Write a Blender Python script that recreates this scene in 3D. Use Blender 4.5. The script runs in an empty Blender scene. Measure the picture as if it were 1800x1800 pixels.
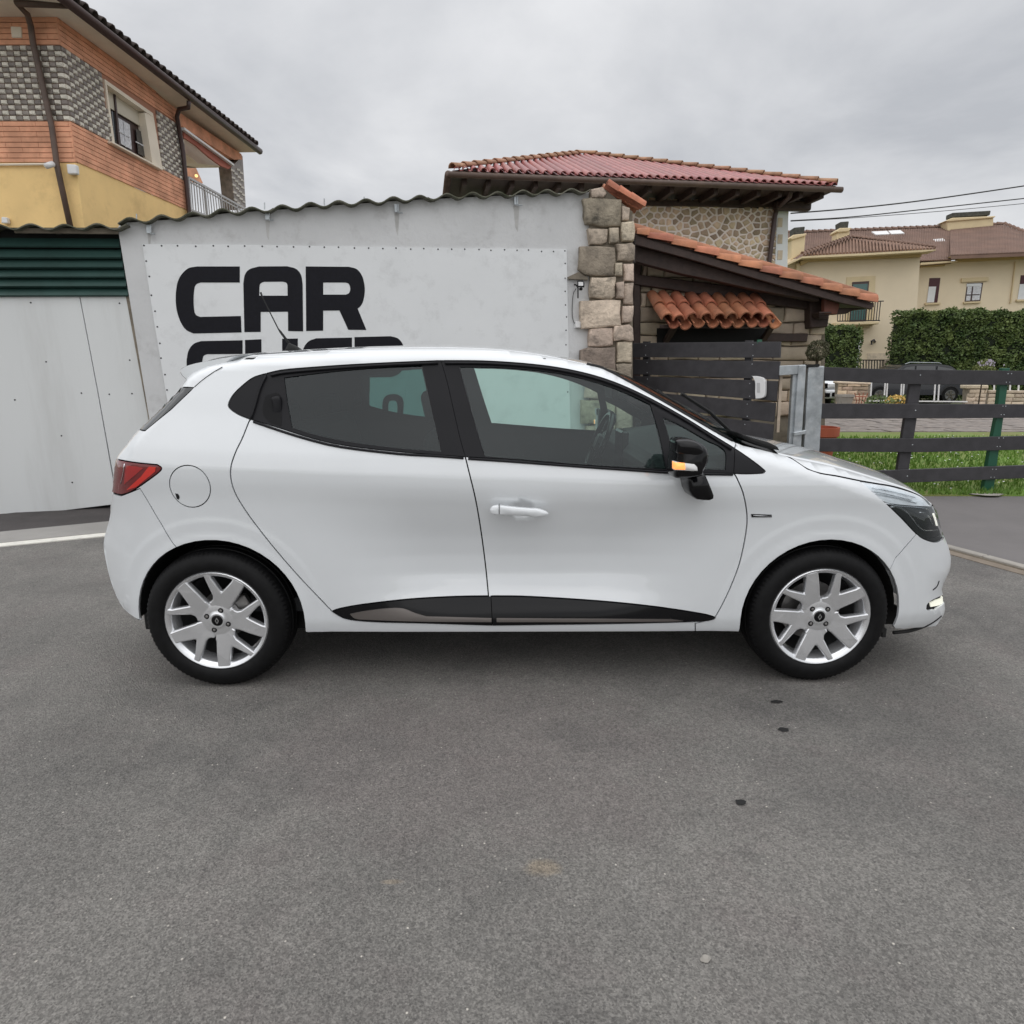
import bpy, bmesh, math, random
import numpy as np
from mathutils import Vector, Matrix, noise
from mathutils.geometry import delaunay_2d_cdt
from math import sin, cos, tan, pi, radians, sqrt, hypot, atan2, floor
random.seed(7); RNG = random.Random(7)
SC = bpy.context.scene
# ---------------------------------------------------------------- camera
FP = 1135.0; PIT = radians(12.4); CXP = 900.0; HC = 1.35
cam_d = bpy.data.cameras.new("camera"); cam = bpy.data.objects.new("camera", cam_d)
SC.collection.objects.link(cam); SC.camera = cam
cam.location = (0, 0, HC); cam.rotation_euler = (pi/2 - PIT, 0, 0)
cam_d.sensor_width = 36; cam_d.lens = FP/1800*36; cam_d.clip_end = 2000; cam_d.clip_start = 0.05
# ---------------------------------------------------------------- world
W = bpy.data.worlds.new("World"); SC.world = W; W.use_nodes = True
nt = W.node_tree; N = nt.nodes; L = nt.links; N.clear()
out = N.new('ShaderNodeOutputWorld'); bg = N.new('ShaderNodeBackground'); bg2 = N.new('ShaderNodeBackground')
sky = N.new('ShaderNodeTexSky'); sky.sky_type = 'NISHITA'; sky.sun_disc = False
sky.sun_elevation = radians(66); sky.sun_rotation = radians(200)
bg2.inputs[1].default_value = 0.08; L.new(sky.outputs[0], bg2.inputs[0])
tc = N.new('ShaderNodeTexCoord'); sp = N.new('ShaderNodeSeparateXYZ'); L.new(tc.outputs['Generated'], sp.inputs[0])
def wm(op, a, b):
    m = N.new('ShaderNodeMath'); m.operation = op
    for i, q in enumerate((a, b)):
        if q is None: continue
        if hasattr(q, 'links'): L.new(q, m.inputs[i])
        else: m.inputs[i].default_value = q
    return m.outputs[0]
zz = wm('ADD', wm('MAXIMUM', sp.outputs[2], 0.0), 0.14)
cb = N.new('ShaderNodeCombineXYZ'); L.new(wm('DIVIDE', sp.outputs[0], zz), cb.inputs[0]); L.new(wm('DIVIDE', sp.outputs[1], zz), cb.inputs[1])
n1 = N.new('ShaderNodeTexNoise'); n1.inputs['Scale'].default_value = 0.85; n1.inputs['Detail'].default_value = 7; n1.inputs['Roughness'].default_value = .55
n1.inputs['Distortion'].default_value = .3
L.new(cb.outputs[0], n1.inputs['Vector'])
cr = N.new('ShaderNodeValToRGB'); L.new(n1.outputs[0], cr.inputs[0])
cr.color_ramp.elements[0].position = .34; cr.color_ramp.elements[0].color = (.52, .535, .565, 1)
cr.color_ramp.elements[1].position = .64; cr.color_ramp.elements[1].color = (.83, .835, .85, 1)
# overcast luminance: a little brighter to the zenith and in a pale band low down
ramp = N.new('ShaderNodeValToRGB'); L.new(sp.outputs[2], ramp.inputs[0])
ramp.color_ramp.elements[0].position = 0.0; ramp.color_ramp.elements[0].color = (1.16, 1.15, 1.12, 1)
ramp.color_ramp.elements[1].position = 1.0; ramp.color_ramp.elements[1].color = (2.1, 2.1, 2.1, 1)
e = ramp.color_ramp.elements.new(.20); e.color = (1.0, 1.0, 1.0, 1)
e = ramp.color_ramp.elements.new(.45); e.color = (1.08, 1.08, 1.08, 1)
mx = N.new('ShaderNodeMixRGB'); mx.blend_type = 'MULTIPLY'; mx.inputs[0].default_value = 1
L.new(cr.outputs[0], mx.inputs[1]); L.new(ramp.outputs[0], mx.inputs[2]); L.new(mx.outputs[0], bg.inputs[0]); bg.inputs[1].default_value = 1.0
ms = N.new('ShaderNodeMixShader'); ms.inputs[0].default_value = .92
L.new(bg2.outputs[0], ms.inputs[1]); L.new(bg.outputs[0], ms.inputs[2]); L.new(ms.outputs[0], out.inputs[0])
sun_d = bpy.data.lights.new("sun", 'SUN'); sun = bpy.data.objects.new("sun", sun_d); SC.collection.objects.link(sun)
sun_d.energy = 1.25; sun_d.angle = radians(120); sun_d.color = (1, .97, .93)
sun.rotation_euler = (radians(24), 0, radians(-20))
vs = SC.view_settings; vs.view_transform = 'Standard'; vs.look = 'None'; vs.exposure = 0.0; vs.gamma = 1; vs.use_curve_mapping = False
SC.cycles.max_bounces = 8; SC.cycles.transparent_max_bounces = 16
# ---------------------------------------------------------------- helpers
def ray(u, v):
    return Vector((u-CXP, FP*cos(PIT)+(900-v)*sin(PIT), -FP*sin(PIT)+(900-v)*cos(PIT)))
def ground(u, v, z=0.0):
    r = ray(u, v); k = (z-HC)/r.z
    return Vector((r.x*k, r.y*k, z))
class Pl:
    """an upright plane of the place; at() gives the point of it seen at a photo pixel"""
    def __init__(s, x, y, tx, ty):
        s.p = Vector((x, y, 0)); s.t = Vector((tx, ty, 0)).normalized(); s.n = Vector((s.t.y, -s.t.x, 0))
        if s.n.dot(-s.p) < 0: s.n = -s.n
    def at(s, u, v, off=0.0):
        r = ray(u, v); k = (s.p.dot(s.n)+off)/(r.dot(s.n)); q = r*k; q.z += HC; return q
    def st(s, u, v, off=0.0):
        q = s.at(u, v, off); return ((q-s.p).dot(s.t), q.z)
    def pt(s, a, z, off=0.0):
        q = s.p+s.t*a+s.n*off; q.z = z; return q
def tag(o, label=None, cat=None, group=None, kind=None):
    if label: o['label'] = label
    if cat: o['category'] = cat
    if group: o['group'] = group
    if kind: o['kind'] = kind
    return o
def empty(name, loc=(0, 0, 0), label=None, cat=None, group=None):
    o = bpy.data.objects.new(name, None); o.location = loc; o.empty_display_size = .1
    SC.collection.objects.link(o); return tag(o, label, cat, group)
def link(name, me, parent=None):
    o = bpy.data.objects.new(name, me); SC.collection.objects.link(o)
    if parent:
        o.parent = parent
    return o
def mk(name, V, F, m, parent=None, smooth=False, bevel=0, local=False, seg=1):
    """mesh object; V in world coordinates unless local, re-based on an unrotated parent"""
    base = Vector((0, 0, 0))
    if parent is not None and not local:
        q = parent
        while q: base += q.location; q = q.parent
    me = bpy.data.meshes.new(name); me.from_pydata([tuple(Vector(v)-base) for v in V], [], F)
    if isinstance(m, (list, tuple)):
        for a in m: me.materials.append(a)
    else: me.materials.append(m)
    bm = bmesh.new(); bm.from_mesh(me); bmesh.ops.recalc_face_normals(bm, faces=bm.faces); bm.to_mesh(me); bm.free()
    if smooth: me.polygons.foreach_set('use_smooth', [True]*len(me.polygons))
    o = link(name, me, parent)
    if bevel:
        b = o.modifiers.new('b', 'BEVEL'); b.width = bevel; b.segments = seg; b.limit_method = 'ANGLE'; b.angle_limit = radians(40)
    return o
class MB:
    def __init__(s): s.V = []; s.F = []; s.M = []
    def add(s, V, F, mi=0):
        k = len(s.V); s.V += [Vector(v) for v in V]; s.F += [tuple(i+k for i in f) for f in F]; s.M += [mi]*len(F)
    def build(s, name, m, parent=None, **k):
        o = mk(name, s.V, s.F, m, parent, **k)
        if isinstance(m, (list, tuple)) and len(m) > 1: o.data.polygons.foreach_set('material_index', s.M)
        return o
BF = [(0, 3, 2, 1), (4, 5, 6, 7), (0, 1, 5, 4), (1, 2, 6, 5), (2, 3, 7, 6), (3, 0, 4, 7)]
def boxV(c, a, b, d):
    """box from centre and three half-axis vectors"""
    c, a, b, d = map(Vector, (c, a, b, d))
    return [c-a-b-d, c+a-b-d, c+a+b-d, c-a+b-d, c-a-b+d, c+a-b+d, c+a+b+d, c-a+b+d]
def frame(d, up=(0, 0, 1)):
    d = Vector(d).normalized(); up = Vector(up)
    if abs(d.dot(up.normalized())) > .98: up = Vector((0, 1, 0))
    s = d.cross(up).normalized(); u = s.cross(d).normalized(); return d, s, u
def barVF(p0, p1, w, h, up=(0, 0, 1)):
    p0, p1 = Vector(p0), Vector(p1); d, s, u = frame(p1-p0, up)
    return boxV((p0+p1)/2, (p1-p0)/2, s*w/2, u*h/2), BF
def tubeVF(pts, r, n=8, caps=True, radii=None):
    V = []; F = []; pts = [Vector(p) for p in pts]
    for i, p in enumerate(pts):
        d = (pts[min(i+1, len(pts)-1)]-pts[max(i-1, 0)]); d, s, u = frame(d)
        rr = radii[i] if radii else r
        V += [p+s*rr*cos(2*pi*k/n)+u*rr*sin(2*pi*k/n) for k in range(n)]
    for i in range(len(pts)-1):
        F += [(i*n+k, i*n+(k+1) % n, (i+1)*n+(k+1) % n, (i+1)*n+k) for k in range(n)]
    if caps: F += [tuple(range(n)), tuple(range((len(pts)-1)*n, len(pts)*n))]
    return V, F
def barrelVF(p0, p1, r0, r1, up, th=.018, n=7, arc=pi):
    """half round roof tile from p0 to p1 with thickness"""
    p0, p1 = Vector(p0), Vector(p1); d, s, u = frame(p1-p0, up); V = []; F = []
    for p, r in ((p0, r0), (p1, r1)):
        for rr in (r, r-th):
            for k in range(n):
                a = (pi-arc)/2+arc*k/(n-1); V.append(p+s*rr*cos(a)+u*rr*sin(a))
    for k in range(n-1):
        F += [(k, k+1, 2*n+k+1, 2*n+k), (n+k+1, n+k, 3*n+k, 3*n+k+1), (k, n+k, n+k+1, k+1), (2*n+k, 2*n+k+1, 3*n+k+1, 3*n+k)]
    F += [(0, 2*n, 3*n, n), (n-1, 2*n-1, 4*n-1, 3*n-1)]
    return V, F
def slabVF(pl, poly, off=0.0, th=.05, px=True):
    st = [pl.st(u, v, off) for u, v in poly] if px else poly
    n = len(st); V = [pl.pt(a, z, off) for a, z in st]+[pl.pt(a, z, off-th) for a, z in st]
    F = [tuple(range(n)), tuple(range(2*n-1, n-1, -1))]+[(i, i+n, (i+1) % n+n, (i+1) % n) for i in range(n)]
    return V, F
def slab(name, pl, poly, off, th, m, parent=None, bevel=0, px=True, **k):
    V, F = slabVF(pl, poly, off, th, px); return mk(name, V, F, m, parent, bevel=bevel, **k)
def in_poly(P, poly):
    x, y = P[:, 0], P[:, 1]; c = np.zeros(len(P), bool); q = np.asarray(poly); n = len(q)
    for i in range(n):
        x1, y1 = q[i]; x2, y2 = q[i-1]
        if y1 == y2: continue
        m = ((y1 > y) != (y2 > y)) & (x < (x2-x1)*(y-y1)/(y2-y1)+x1); c ^= m
    return c
def resample(poly, step, closed=True):
    o = []; n = len(poly)
    for i in range(n if closed else n-1):
        a = poly[i]; b = poly[(i+1) % n]; k = max(1, int(math.ceil(hypot(b[0]-a[0], b[1]-a[1])/step)))
        o += [(a[0]+(b[0]-a[0])*j/k, a[1]+(b[1]-a[1])*j/k) for j in range(k)]
    if not closed: o.append(tuple(poly[-1]))
    return o
def smooth(pts, k=5):
    """Catmull-Rom through open list"""
    P = [Vector(p) for p in pts]; n = len(P); o = []
    if n < 3: return [tuple(p) for p in P]
    for i in range(n-1):
        p0 = P[i-1] if i else P[0]*2-P[1]; p1 = P[i]; p2 = P[i+1]; p3 = P[i+2] if i+2 < n else P[-1]*2-P[-2]
        for j in range(k):
            t = j/k; o.append(tuple(.5*((2*p1)+(p2-p0)*t+(2*p0-5*p1+4*p2-p3)*t*t+(3*p1-p0-3*p2+p3)*t**3)))
    o.append(tuple(P[-1])); return o
def curve(*segs):
    o = []
    for s in segs:
        q = smooth(s)
        if o and hypot(o[-1][0]-q[0][0], o[-1][1]-q[0][1]) < 1e-6: q = q[1:]
        o += q
    return o
def segdist(P, poly, closed=True):
    q = np.asarray(poly, float); n = len(q); D = np.full(len(P), 1e9)
    for i in range(n if closed else n-1):
        a = q[i]; b = q[(i+1) % n]; ab = b-a; l = ab@ab
        if l == 0: continue
        t = np.clip(((P-a)@ab)/l, 0, 1); d = P-(a+t[:, None]*ab); D = np.minimum(D, np.hypot(d[:, 0], d[:, 1]))
    return D
def cdt(inc, exc, step, rings=False):
    """fill: inside every polygon of inc and outside every polygon of exc"""
    inc = [resample(p, step) for p in inc]; exc = [resample(p, step) for p in exc]
    lo = np.max([np.min(p, 0) for p in inc], 0); hi = np.min([np.max(p, 0) for p in inc], 0)
    gx = np.arange(lo[0]+step*.37, hi[0], step); gy = np.arange(lo[1]+step*.41, hi[1], step)
    G = np.array([(x, y) for x in gx for y in gy]).reshape(-1, 2)
    if rings and step < .025:
        for cx in (.015, WBASE):
            G = G[np.abs(np.hypot(G[:, 0]-cx, G[:, 1]-.305)-.447) > .019]
            G = np.concatenate([G]+[np.array([(cx+r*cos(a), .305+r*sin(a)) for a in np.arange(-.3+k*.014, 3.5, .028)]) for k, r in enumerate((.432, .440, .447, .454, .462))])
    keep = np.ones(len(G), bool)
    for p in inc: keep &= in_poly(G, p)
    for p in exc: keep &= ~in_poly(G, p)
    G = G[keep]
    if len(G):
        D = np.full(len(G), 1e9)
        for p in inc+exc: D = np.minimum(D, segdist(G, p))
        G = G[D > min(step*.45, .0075 if rings else 9)]
    vs = []; es = []
    for p in inc+exc:
        k = len(vs); vs += [Vector(q) for q in p]; es += [(k+i, k+(i+1) % len(p)) for i in range(len(p))]
    vs += [Vector(g) for g in G]
    r = delaunay_2d_cdt(vs, es, [], 0, 1e-6)
    V = np.array([tuple(v) for v in r[0]]); T = np.array([f for f in r[2] if len(f) == 3])
    C = V[T].mean(1); ok = np.ones(len(T), bool)
    for p in inc: ok &= in_poly(C, p)
    for p in exc: ok &= ~in_poly(C, p)
    T = T[ok]; A = V[T]; ar = (A[:, 1, 0]-A[:, 0, 0])*(A[:, 2, 1]-A[:, 0, 1])-(A[:, 1, 1]-A[:, 0, 1])*(A[:, 2, 0]-A[:, 0, 0])
    T = T[abs(ar) > 1e-9]
    used = np.unique(T); m = -np.ones(len(V), int); m[used] = np.arange(len(used))
    return V[used], m[T]
# ---------------------------------------------------------------- materials
def mat(name, col, rough=.6, metal=0, var=.0, scale=5, bump=0, bscale=60, spec=.5, coat=0, rnd=0, col2=None, emit=0, dirt=None, streak=False, tcoord='Object', bdist=.01):
    m = bpy.data.materials.new(name); m.use_nodes = True; nt = m.node_tree; N = nt.nodes; L = nt.links
    b = N['Principled BSDF']; b.inputs['Roughness'].default_value = rough; b.inputs['Metallic'].default_value = metal
    b.inputs['Specular IOR Level'].default_value = spec; b.inputs['Coat Weight'].default_value = coat; b.inputs['Coat Roughness'].default_value = .03
    c = tuple(col)+(1,); b.inputs['Base Color'].default_value = c
    tc = N.new('ShaderNodeTexCoord'); src = tc.outputs[tcoord]; o = None
    if streak:
        mp = N.new('ShaderNodeMapping'); mp.inputs['Scale'].default_value = (1, 1, .12); L.new(src, mp.inputs[0]); ssrc = mp.outputs[0]
    else: ssrc = src
    def noise_(sc, det=5, s=None, r=.6):
        n = N.new('ShaderNodeTexNoise'); n.inputs['Scale'].default_value = sc; n.inputs['Detail'].default_value = det; n.inputs['Roughness'].default_value = r
        L.new(s or src, n.inputs['Vector']); return n.outputs[0]
    def mixc(f, a, c2, bt='MIX', fac=1):
        x = N.new('ShaderNodeMixRGB'); x.blend_type = bt
        if hasattr(f, 'links'): L.new(f, x.inputs[0])
        else: x.inputs[0].default_value = f
        for i, q in ((1, a), (2, c2)):
            if hasattr(q, 'links'): L.new(q, x.inputs[i])
            else: x.inputs[i].default_value = tuple(q)[:3]+(1,)
        return x.outputs[0]
    cur = None
    if var or col2:
        r = N.new('ShaderNodeValToRGB'); L.new(noise_(scale, 6, ssrc), r.inputs[0])
        c2 = col2 if col2 else tuple(x*(1-var) for x in col); c1 = col if col2 else tuple(min(1, x*(1+var)) for x in col)
        r.color_ramp.elements[0].position = .35; r.color_ramp.elements[0].color = tuple(c2)+(1,)
        r.color_ramp.elements[1].position = .65; r.color_ramp.elements[1].color = tuple(c1)+(1,); cur = r.outputs[0]
    if dirt:   # (colour, amount, scale)
        r = N.new('ShaderNodeValToRGB'); L.new(noise_(dirt[2], 8, ssrc, .7), r.inputs[0])
        r.color_ramp.elements[0].position = .52; r.color_ramp.elements[1].position = .75
        r.color_ramp.elements[0].color = (0, 0, 0, 1); r.color_ramp.elements[1].color = (dirt[1],)*3+(1,)
        cur = mixc(r.outputs[0], cur or c, dirt[0])
    if rnd:
        oi = N.new('ShaderNodeObjectInfo'); hs = N.new('ShaderNodeHueSaturation')
        mr = N.new('ShaderNodeMapRange'); mr.inputs[3].default_value = 1-rnd; mr.inputs[4].default_value = 1+rnd; L.new(oi.outputs['Random'], mr.inputs[0])
        L.new(mr.outputs[0], hs.inputs['Value'])
        mr2 = N.new('ShaderNodeMapRange'); mr2.inputs[3].default_value = .5-rnd*.04; mr2.inputs[4].default_value = .5+rnd*.04
        ml = N.new('ShaderNodeMath'); ml.operation = 'FRACT'; mu = N.new('ShaderNodeMath'); mu.operation = 'MULTIPLY'; mu.inputs[1].default_value = 7.3
        L.new(oi.outputs['Random'], mu.inputs[0]); L.new(mu.outputs[0], ml.inputs[0]); L.new(ml.outputs[0], mr2.inputs[0]); L.new(mr2.outputs[0], hs.inputs['Hue'])
        if cur is not None: L.new(cur, hs.inputs['Color'])
        else: hs.inputs['Color'].default_value = c
        cur = hs.outputs[0]
    if cur is not None: L.new(cur, b.inputs['Base Color'])
    if bump:
        bn = N.new('ShaderNodeBump'); bn.inputs['Strength'].default_value = bump; bn.inputs['Distance'].default_value = bdist
        L.new(noise_(bscale, 4), bn.inputs['Height']); L.new(bn.outputs[0], b.inputs['Normal'])
    if emit:
        b.inputs['Emission Color'].default_value = c; b.inputs['Emission Strength'].default_value = emit
    return m
def glass(name, tint, haze=.05, ior=1.5, drops=0):
    m = bpy.data.materials.new(name); m.use_nodes = True; nt = m.node_tree; N = nt.nodes; L = nt.links; N.clear()
    o = N.new('ShaderNodeOutputMaterial'); t = N.new('ShaderNodeBsdfTransparent'); g = N.new('ShaderNodeBsdfGlossy'); d = N.new('ShaderNodeBsdfDiffuse')
    t.inputs[0].default_value = tuple(tint)+(1,); g.inputs['Roughness'].default_value = .02; g.inputs[0].default_value = (.95, .98, 1, 1)
    d.inputs[0].default_value = (.28, .42, .42, 1)
    f = N.new('ShaderNodeFresnel'); f.inputs[0].default_value = ior
    m1 = N.new('ShaderNodeMixShader'); m2 = N.new('ShaderNodeMixShader'); m1.inputs[0].default_value = haze
    L.new(t.outputs[0], m1.inputs[1]); L.new(d.outputs[0], m1.inputs[2]); L.new(f.outputs[0], m2.inputs[0]); L.new(m1.outputs[0], m2.inputs[1]); L.new(g.outputs[0], m2.inputs[2])
    L.new(m2.outputs[0], o.inputs[0])
    if drops:
        tc = N.new('ShaderNodeTexCoord'); mp = N.new('ShaderNodeMapping'); mp.inputs['Scale'].default_value = (1, 1, .45); L.new(tc.outputs['Object'], mp.inputs[0])
        v = N.new('ShaderNodeTexVoronoi'); v.inputs['Scale'].default_value = 130; v.inputs['Randomness'].default_value = 1; L.new(mp.outputs[0], v.inputs['Vector'])
        n = N.new('ShaderNodeTexNoise'); n.inputs['Scale'].default_value = 9; L.new(tc.outputs['Object'], n.inputs['Vector'])
        r = N.new('ShaderNodeValToRGB'); r.color_ramp.elements[0].position = .0; r.color_ramp.elements[0].color = (drops,)*3+(1,)
        r.color_ramp.elements[1].position = .22; r.color_ramp.elements[1].color = (haze,)*3+(1,); L.new(v.outputs['Distance'], r.inputs[0])
        mm = N.new('ShaderNodeMixRGB'); L.new(n.outputs[0], mm.inputs[0]); mm.inputs[1].default_value = (haze,)*3+(1,); L.new(r.outputs[0], mm.inputs[2])
        L.new(mm.outputs[0], m1.inputs[0])
    return m
M = {}
M['paint'] = mat('car_paint_white', (.69, .715, .735), .30, coat=1, spec=.5, var=.015, scale=3)
M['paint'].node_tree.nodes['Principled BSDF'].inputs['Coat IOR'].default_value = 1.75
M['black_trim'] = mat('black_trim', (.010, .010, .012), .45, spec=.2, bump=.1, bscale=400, bdist=.001)
M['black_gloss'] = mat('black_gloss', (.004, .004, .005), .16, spec=.25, coat=.15)
M['black_matte'] = mat('black_matte', (.007, .007, .007), .75)
M['gap'] = mat('gap_black', (.004, .004, .005), .9)
M['rubber'] = mat('tyre_rubber', (.0045, .0045, .005), .6, spec=.22, var=.3, scale=30, bump=.25, bscale=120, bdist=.003)
M['alloy'] = mat('alloy_silver', (.80, .81, .83), .25, metal=.78, var=.05, scale=14)
M['alloy_dark'] = mat('alloy_barrel', (.16, .16, .16), .45, metal=.8)
M['steel'] = mat('brake_steel', (.30, .29, .28), .4, metal=.9, bump=.2, bscale=90)
M['chrome'] = mat('chrome', (.72, .73, .75), .12, metal=1)
M['glass_front'] = glass('glass_front', (.74, .90, .85), .022, drops=.12)
M['glass_rear'] = glass('glass_rear', (.27, .45, .42), .014, drops=.07)
M['glass_clear'] = glass('glass_clear', (.93, .95, .96), .02)
M['glass_dark'] = mat('glass_dark', (.012, .015, .017), .06, coat=1)
M['red_lens'] = mat('red_lens', (.62, .03, .02), .15, coat=1)
M['dark_red_lens'] = mat('dark_red_lens', (.16, .012, .014), .12, coat=1)
M['amber'] = mat('amber_lit', (1, .36, .10), .3, emit=1.0)
M['white_lit'] = mat('white_lit', (1, .97, .86), .3, emit=1.0)
M['lamp_white'] = mat('lamp_reflector', (.86, .88, .90), .25, metal=.3, streak=True, var=.10, scale=25)
M['lamp_grey'] = mat('lamp_housing', (.075, .076, .078), .22, metal=.5, coat=.6, var=.5, scale=14)
M['seat'] = mat('seat_cloth', (.02, .021, .023), .85, bump=.2, bscale=200)
M['dash'] = mat('dash_plastic', (.03, .031, .033), .55)
M['plaster'] = mat('white_plaster', (.60, .605, .61), .85, var=.06, scale=1.5, dirt=((.25, .24, .23), .45, 3.5), bump=.35, bscale=25)
M['sheet_metal'] = mat('white_sheet', (.64, .655, .655), .5, var=.03, scale=1.2, dirt=((.35, .34, .32), .3, 2.2), streak=True)
M['banner'] = mat('banner_vinyl', (.73, .745, .755), .5, var=.02, scale=2, dirt=((.38, .38, .38), .35, 5), bump=.12, bscale=8)
M['letter'] = mat('black_vinyl', (.007, .007, .011), .6, spec=.2, var=.15, scale=30)
M['rivet'] = mat('rivet', (.03, .03, .032), .5)
M['asbestos'] = mat('old_fibre_cement', (.17, .165, .13), .95, col2=(.055, .06, .035), scale=8, bump=.6, bscale=30)
M['green_metal'] = mat('green_louvre', (.022, .06, .052), .5, var=.15, scale=3)
M['dark_wood'] = mat('dark_stained_wood', (.045, .026, .021), .6, var=.25, scale=12, bump=.3, bscale=60)
M['red_wood'] = mat('red_brown_wood', (.15, .05, .032), .6, var=.2, scale=8)
M['terracotta'] = mat('terracotta', (.41, .16, .085), .75, var=.18, scale=7, bump=.4, bscale=40, rnd=.22, dirt=((.10, .07, .05), .5, 6))
M['red_tile'] = mat('red_roof_tile', (.33, .105, .095), .36, var=.15, scale=4, bump=.2, bscale=20, rnd=.12, spec=.6)
M['cap_tile'] = mat('ridge_tile', (.36, .20, .12), .7, var=.25, scale=6, rnd=.15)
M['stone'] = mat('sandstone', (.47, .39, .31), .9, var=.25, scale=7, bump=1.0, bscale=30, rnd=.48, dirt=((.045, .042, .038), .9, 6), bdist=.02)
M['stone2'] = mat('rubble_stone', (.52, .40, .29), .9, var=.2, scale=4, bump=.6, bscale=14, rnd=.38, bdist=.02)
M['stone3'] = mat('pale_block', (.56, .47, .36), .9, var=.14, scale=4, bump=.6, bscale=20, rnd=.25, dirt=((.12, .10, .09), .4, 5))
M['mortar'] = mat('white_mortar', (.88, .80, .76), .9, bump=.4, bscale=15)
M['old_mortar'] = mat('old_mortar', (.22, .19, .15), .95, var=.25, scale=6, bump=.6, bscale=30)
M['composite'] = mat('anthracite_board', (.036, .034, .038), .62, var=.2, scale=9, bump=.25, bscale=120, rnd=.12, streak=False)
M['galv'] = mat('galvanised', (.42, .45, .47), .42, metal=.7, var=.22, scale=6, dirt=((.75, .76, .76), .5, 9))
M['green_post'] = mat('green_post', (.012, .085, .048), .4)
M['white_plastic'] = mat('white_plastic', (.75, .75, .75), .4)
M['white_wall'] = mat('white_wall', (.72, .74, .76), .8, var=.04, scale=2)
M['cream'] = mat('cream_render', (.76, .65, .48), .9, var=.04, scale=.6, bump=.2, bscale=12)
M['cream2'] = mat('cream_trim', (.66, .54, .34), .8, var=.05, scale=2)
M['brown_roof'] = mat('brown_roof', (.20, .125, .095), .8, var=.15, scale=1.2)
M['yellow'] = mat('yellow_render', (.88, .62, .28), .9, var=.07, scale=1.2, dirt=((.35, .22, .1), .35, 1.5), bump=.2, bscale=14)
M['orange_brick'] = mat('orange_brick', (.74, .37, .23), .85, var=.22, scale=2.5, bump=.3, bscale=30, dirt=((.22, .10, .06), .4, 1.8))
M['brick_joint'] = mat('brick_joint', (.42, .21, .14), .95)
M['tile_light'] = mat('facade_tile_light', (.62, .585, .51), .35, var=.12, scale=9, rnd=.12)
M['tile_dark'] = mat('facade_tile_dark', (.20, .17, .15), .35, var=.25, scale=9, rnd=.25)
M['soffit'] = mat('cream_soffit', (.80, .72, .60), .9, var=.05, scale=3)
M['brown_pipe'] = mat('brown_pipe', (.055, .030, .027), .4)
M['brown_pipe2'] = mat('weathered_pipe', (.10, .065, .05), .5, var=.2, scale=5)
M['roof_dark'] = mat('dark_roof_tile', (.07, .055, .05), .8, var=.25, scale=6)
M['blind'] = mat('roller_blind', (.58, .54, .44), .7)
M['curtain'] = mat('curtain', (.62, .63, .66), .9, var=.2, scale=18)
M['pink_awning'] = mat('awning', (.42, .14, .10), .8, var=.1)
M['iron'] = mat('iron', (.02, .018, .018), .5)
M['grey_rail'] = mat('painted_rail', (.45, .45, .45), .4)
M['bark'] = mat('bark', (.06, .045, .03), .9)
M['teal_glass'] = mat('teal_glass', (.03, .11, .10), .1, coat=1)
M['window_glass'] = mat('window_glass', (.035, .04, .045), .06, coat=1)
M['maroon'] = mat('maroon', (.06, .012, .018), .5)
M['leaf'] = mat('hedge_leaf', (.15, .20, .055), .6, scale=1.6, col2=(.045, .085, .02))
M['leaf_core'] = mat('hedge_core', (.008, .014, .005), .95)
M['leaf_grey'] = mat('bush_leaf', (.10, .10, .055), .7, var=.4, scale=5)
M['leaf_light'] = mat('light_leaf', (.16, .19, .06), .7, var=.4, scale=6)
M['flower'] = mat('flower_yellow', (.62, .42, .12), .7, var=.3, scale=9)
M['lavender'] = mat('flower_head', (.42, .38, .46), .8, var=.2, scale=9)
M['grass'] = mat('grass_blade', (.15, .26, .035), .6, col2=(.08, .17, .02), scale=2)
M['dark_car'] = mat('dark_car_paint', (.006, .007, .010), .25, coat=.4, spec=.3)
M['pot'] = mat('pot_terracotta', (.42, .10, .05), .7, var=.08, scale=5)
M['cable'] = mat('cable', (.03, .03, .03), .6)
M['concrete'] = mat('gutter_concrete', (.28, .27, .255), .85, var=.1, scale=2, bump=.4, bscale=80)
M['kerb'] = mat('kerb_concrete', (.32, .30, .27), .9, var=.15, scale=4, bump=.5, bscale=60)
M['line_paint'] = mat('line_paint', (.72, .70, .64), .7, var=.05, scale=10, dirt=((.3, .3, .28), .4, 12))
M['sand'] = mat('sandy_dust', (.20, .165, .13), .95, var=.15, scale=8)
M['dark_asphalt'] = mat('patch_asphalt', (.055, .048, .047), .85, var=.2, scale=3, bump=.6, bscale=150)
M['smooth_asphalt'] = mat('pavement_asphalt', (.150, .140, .138), .85, var=.08, scale=1.5, bump=.5, bscale=140)
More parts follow.
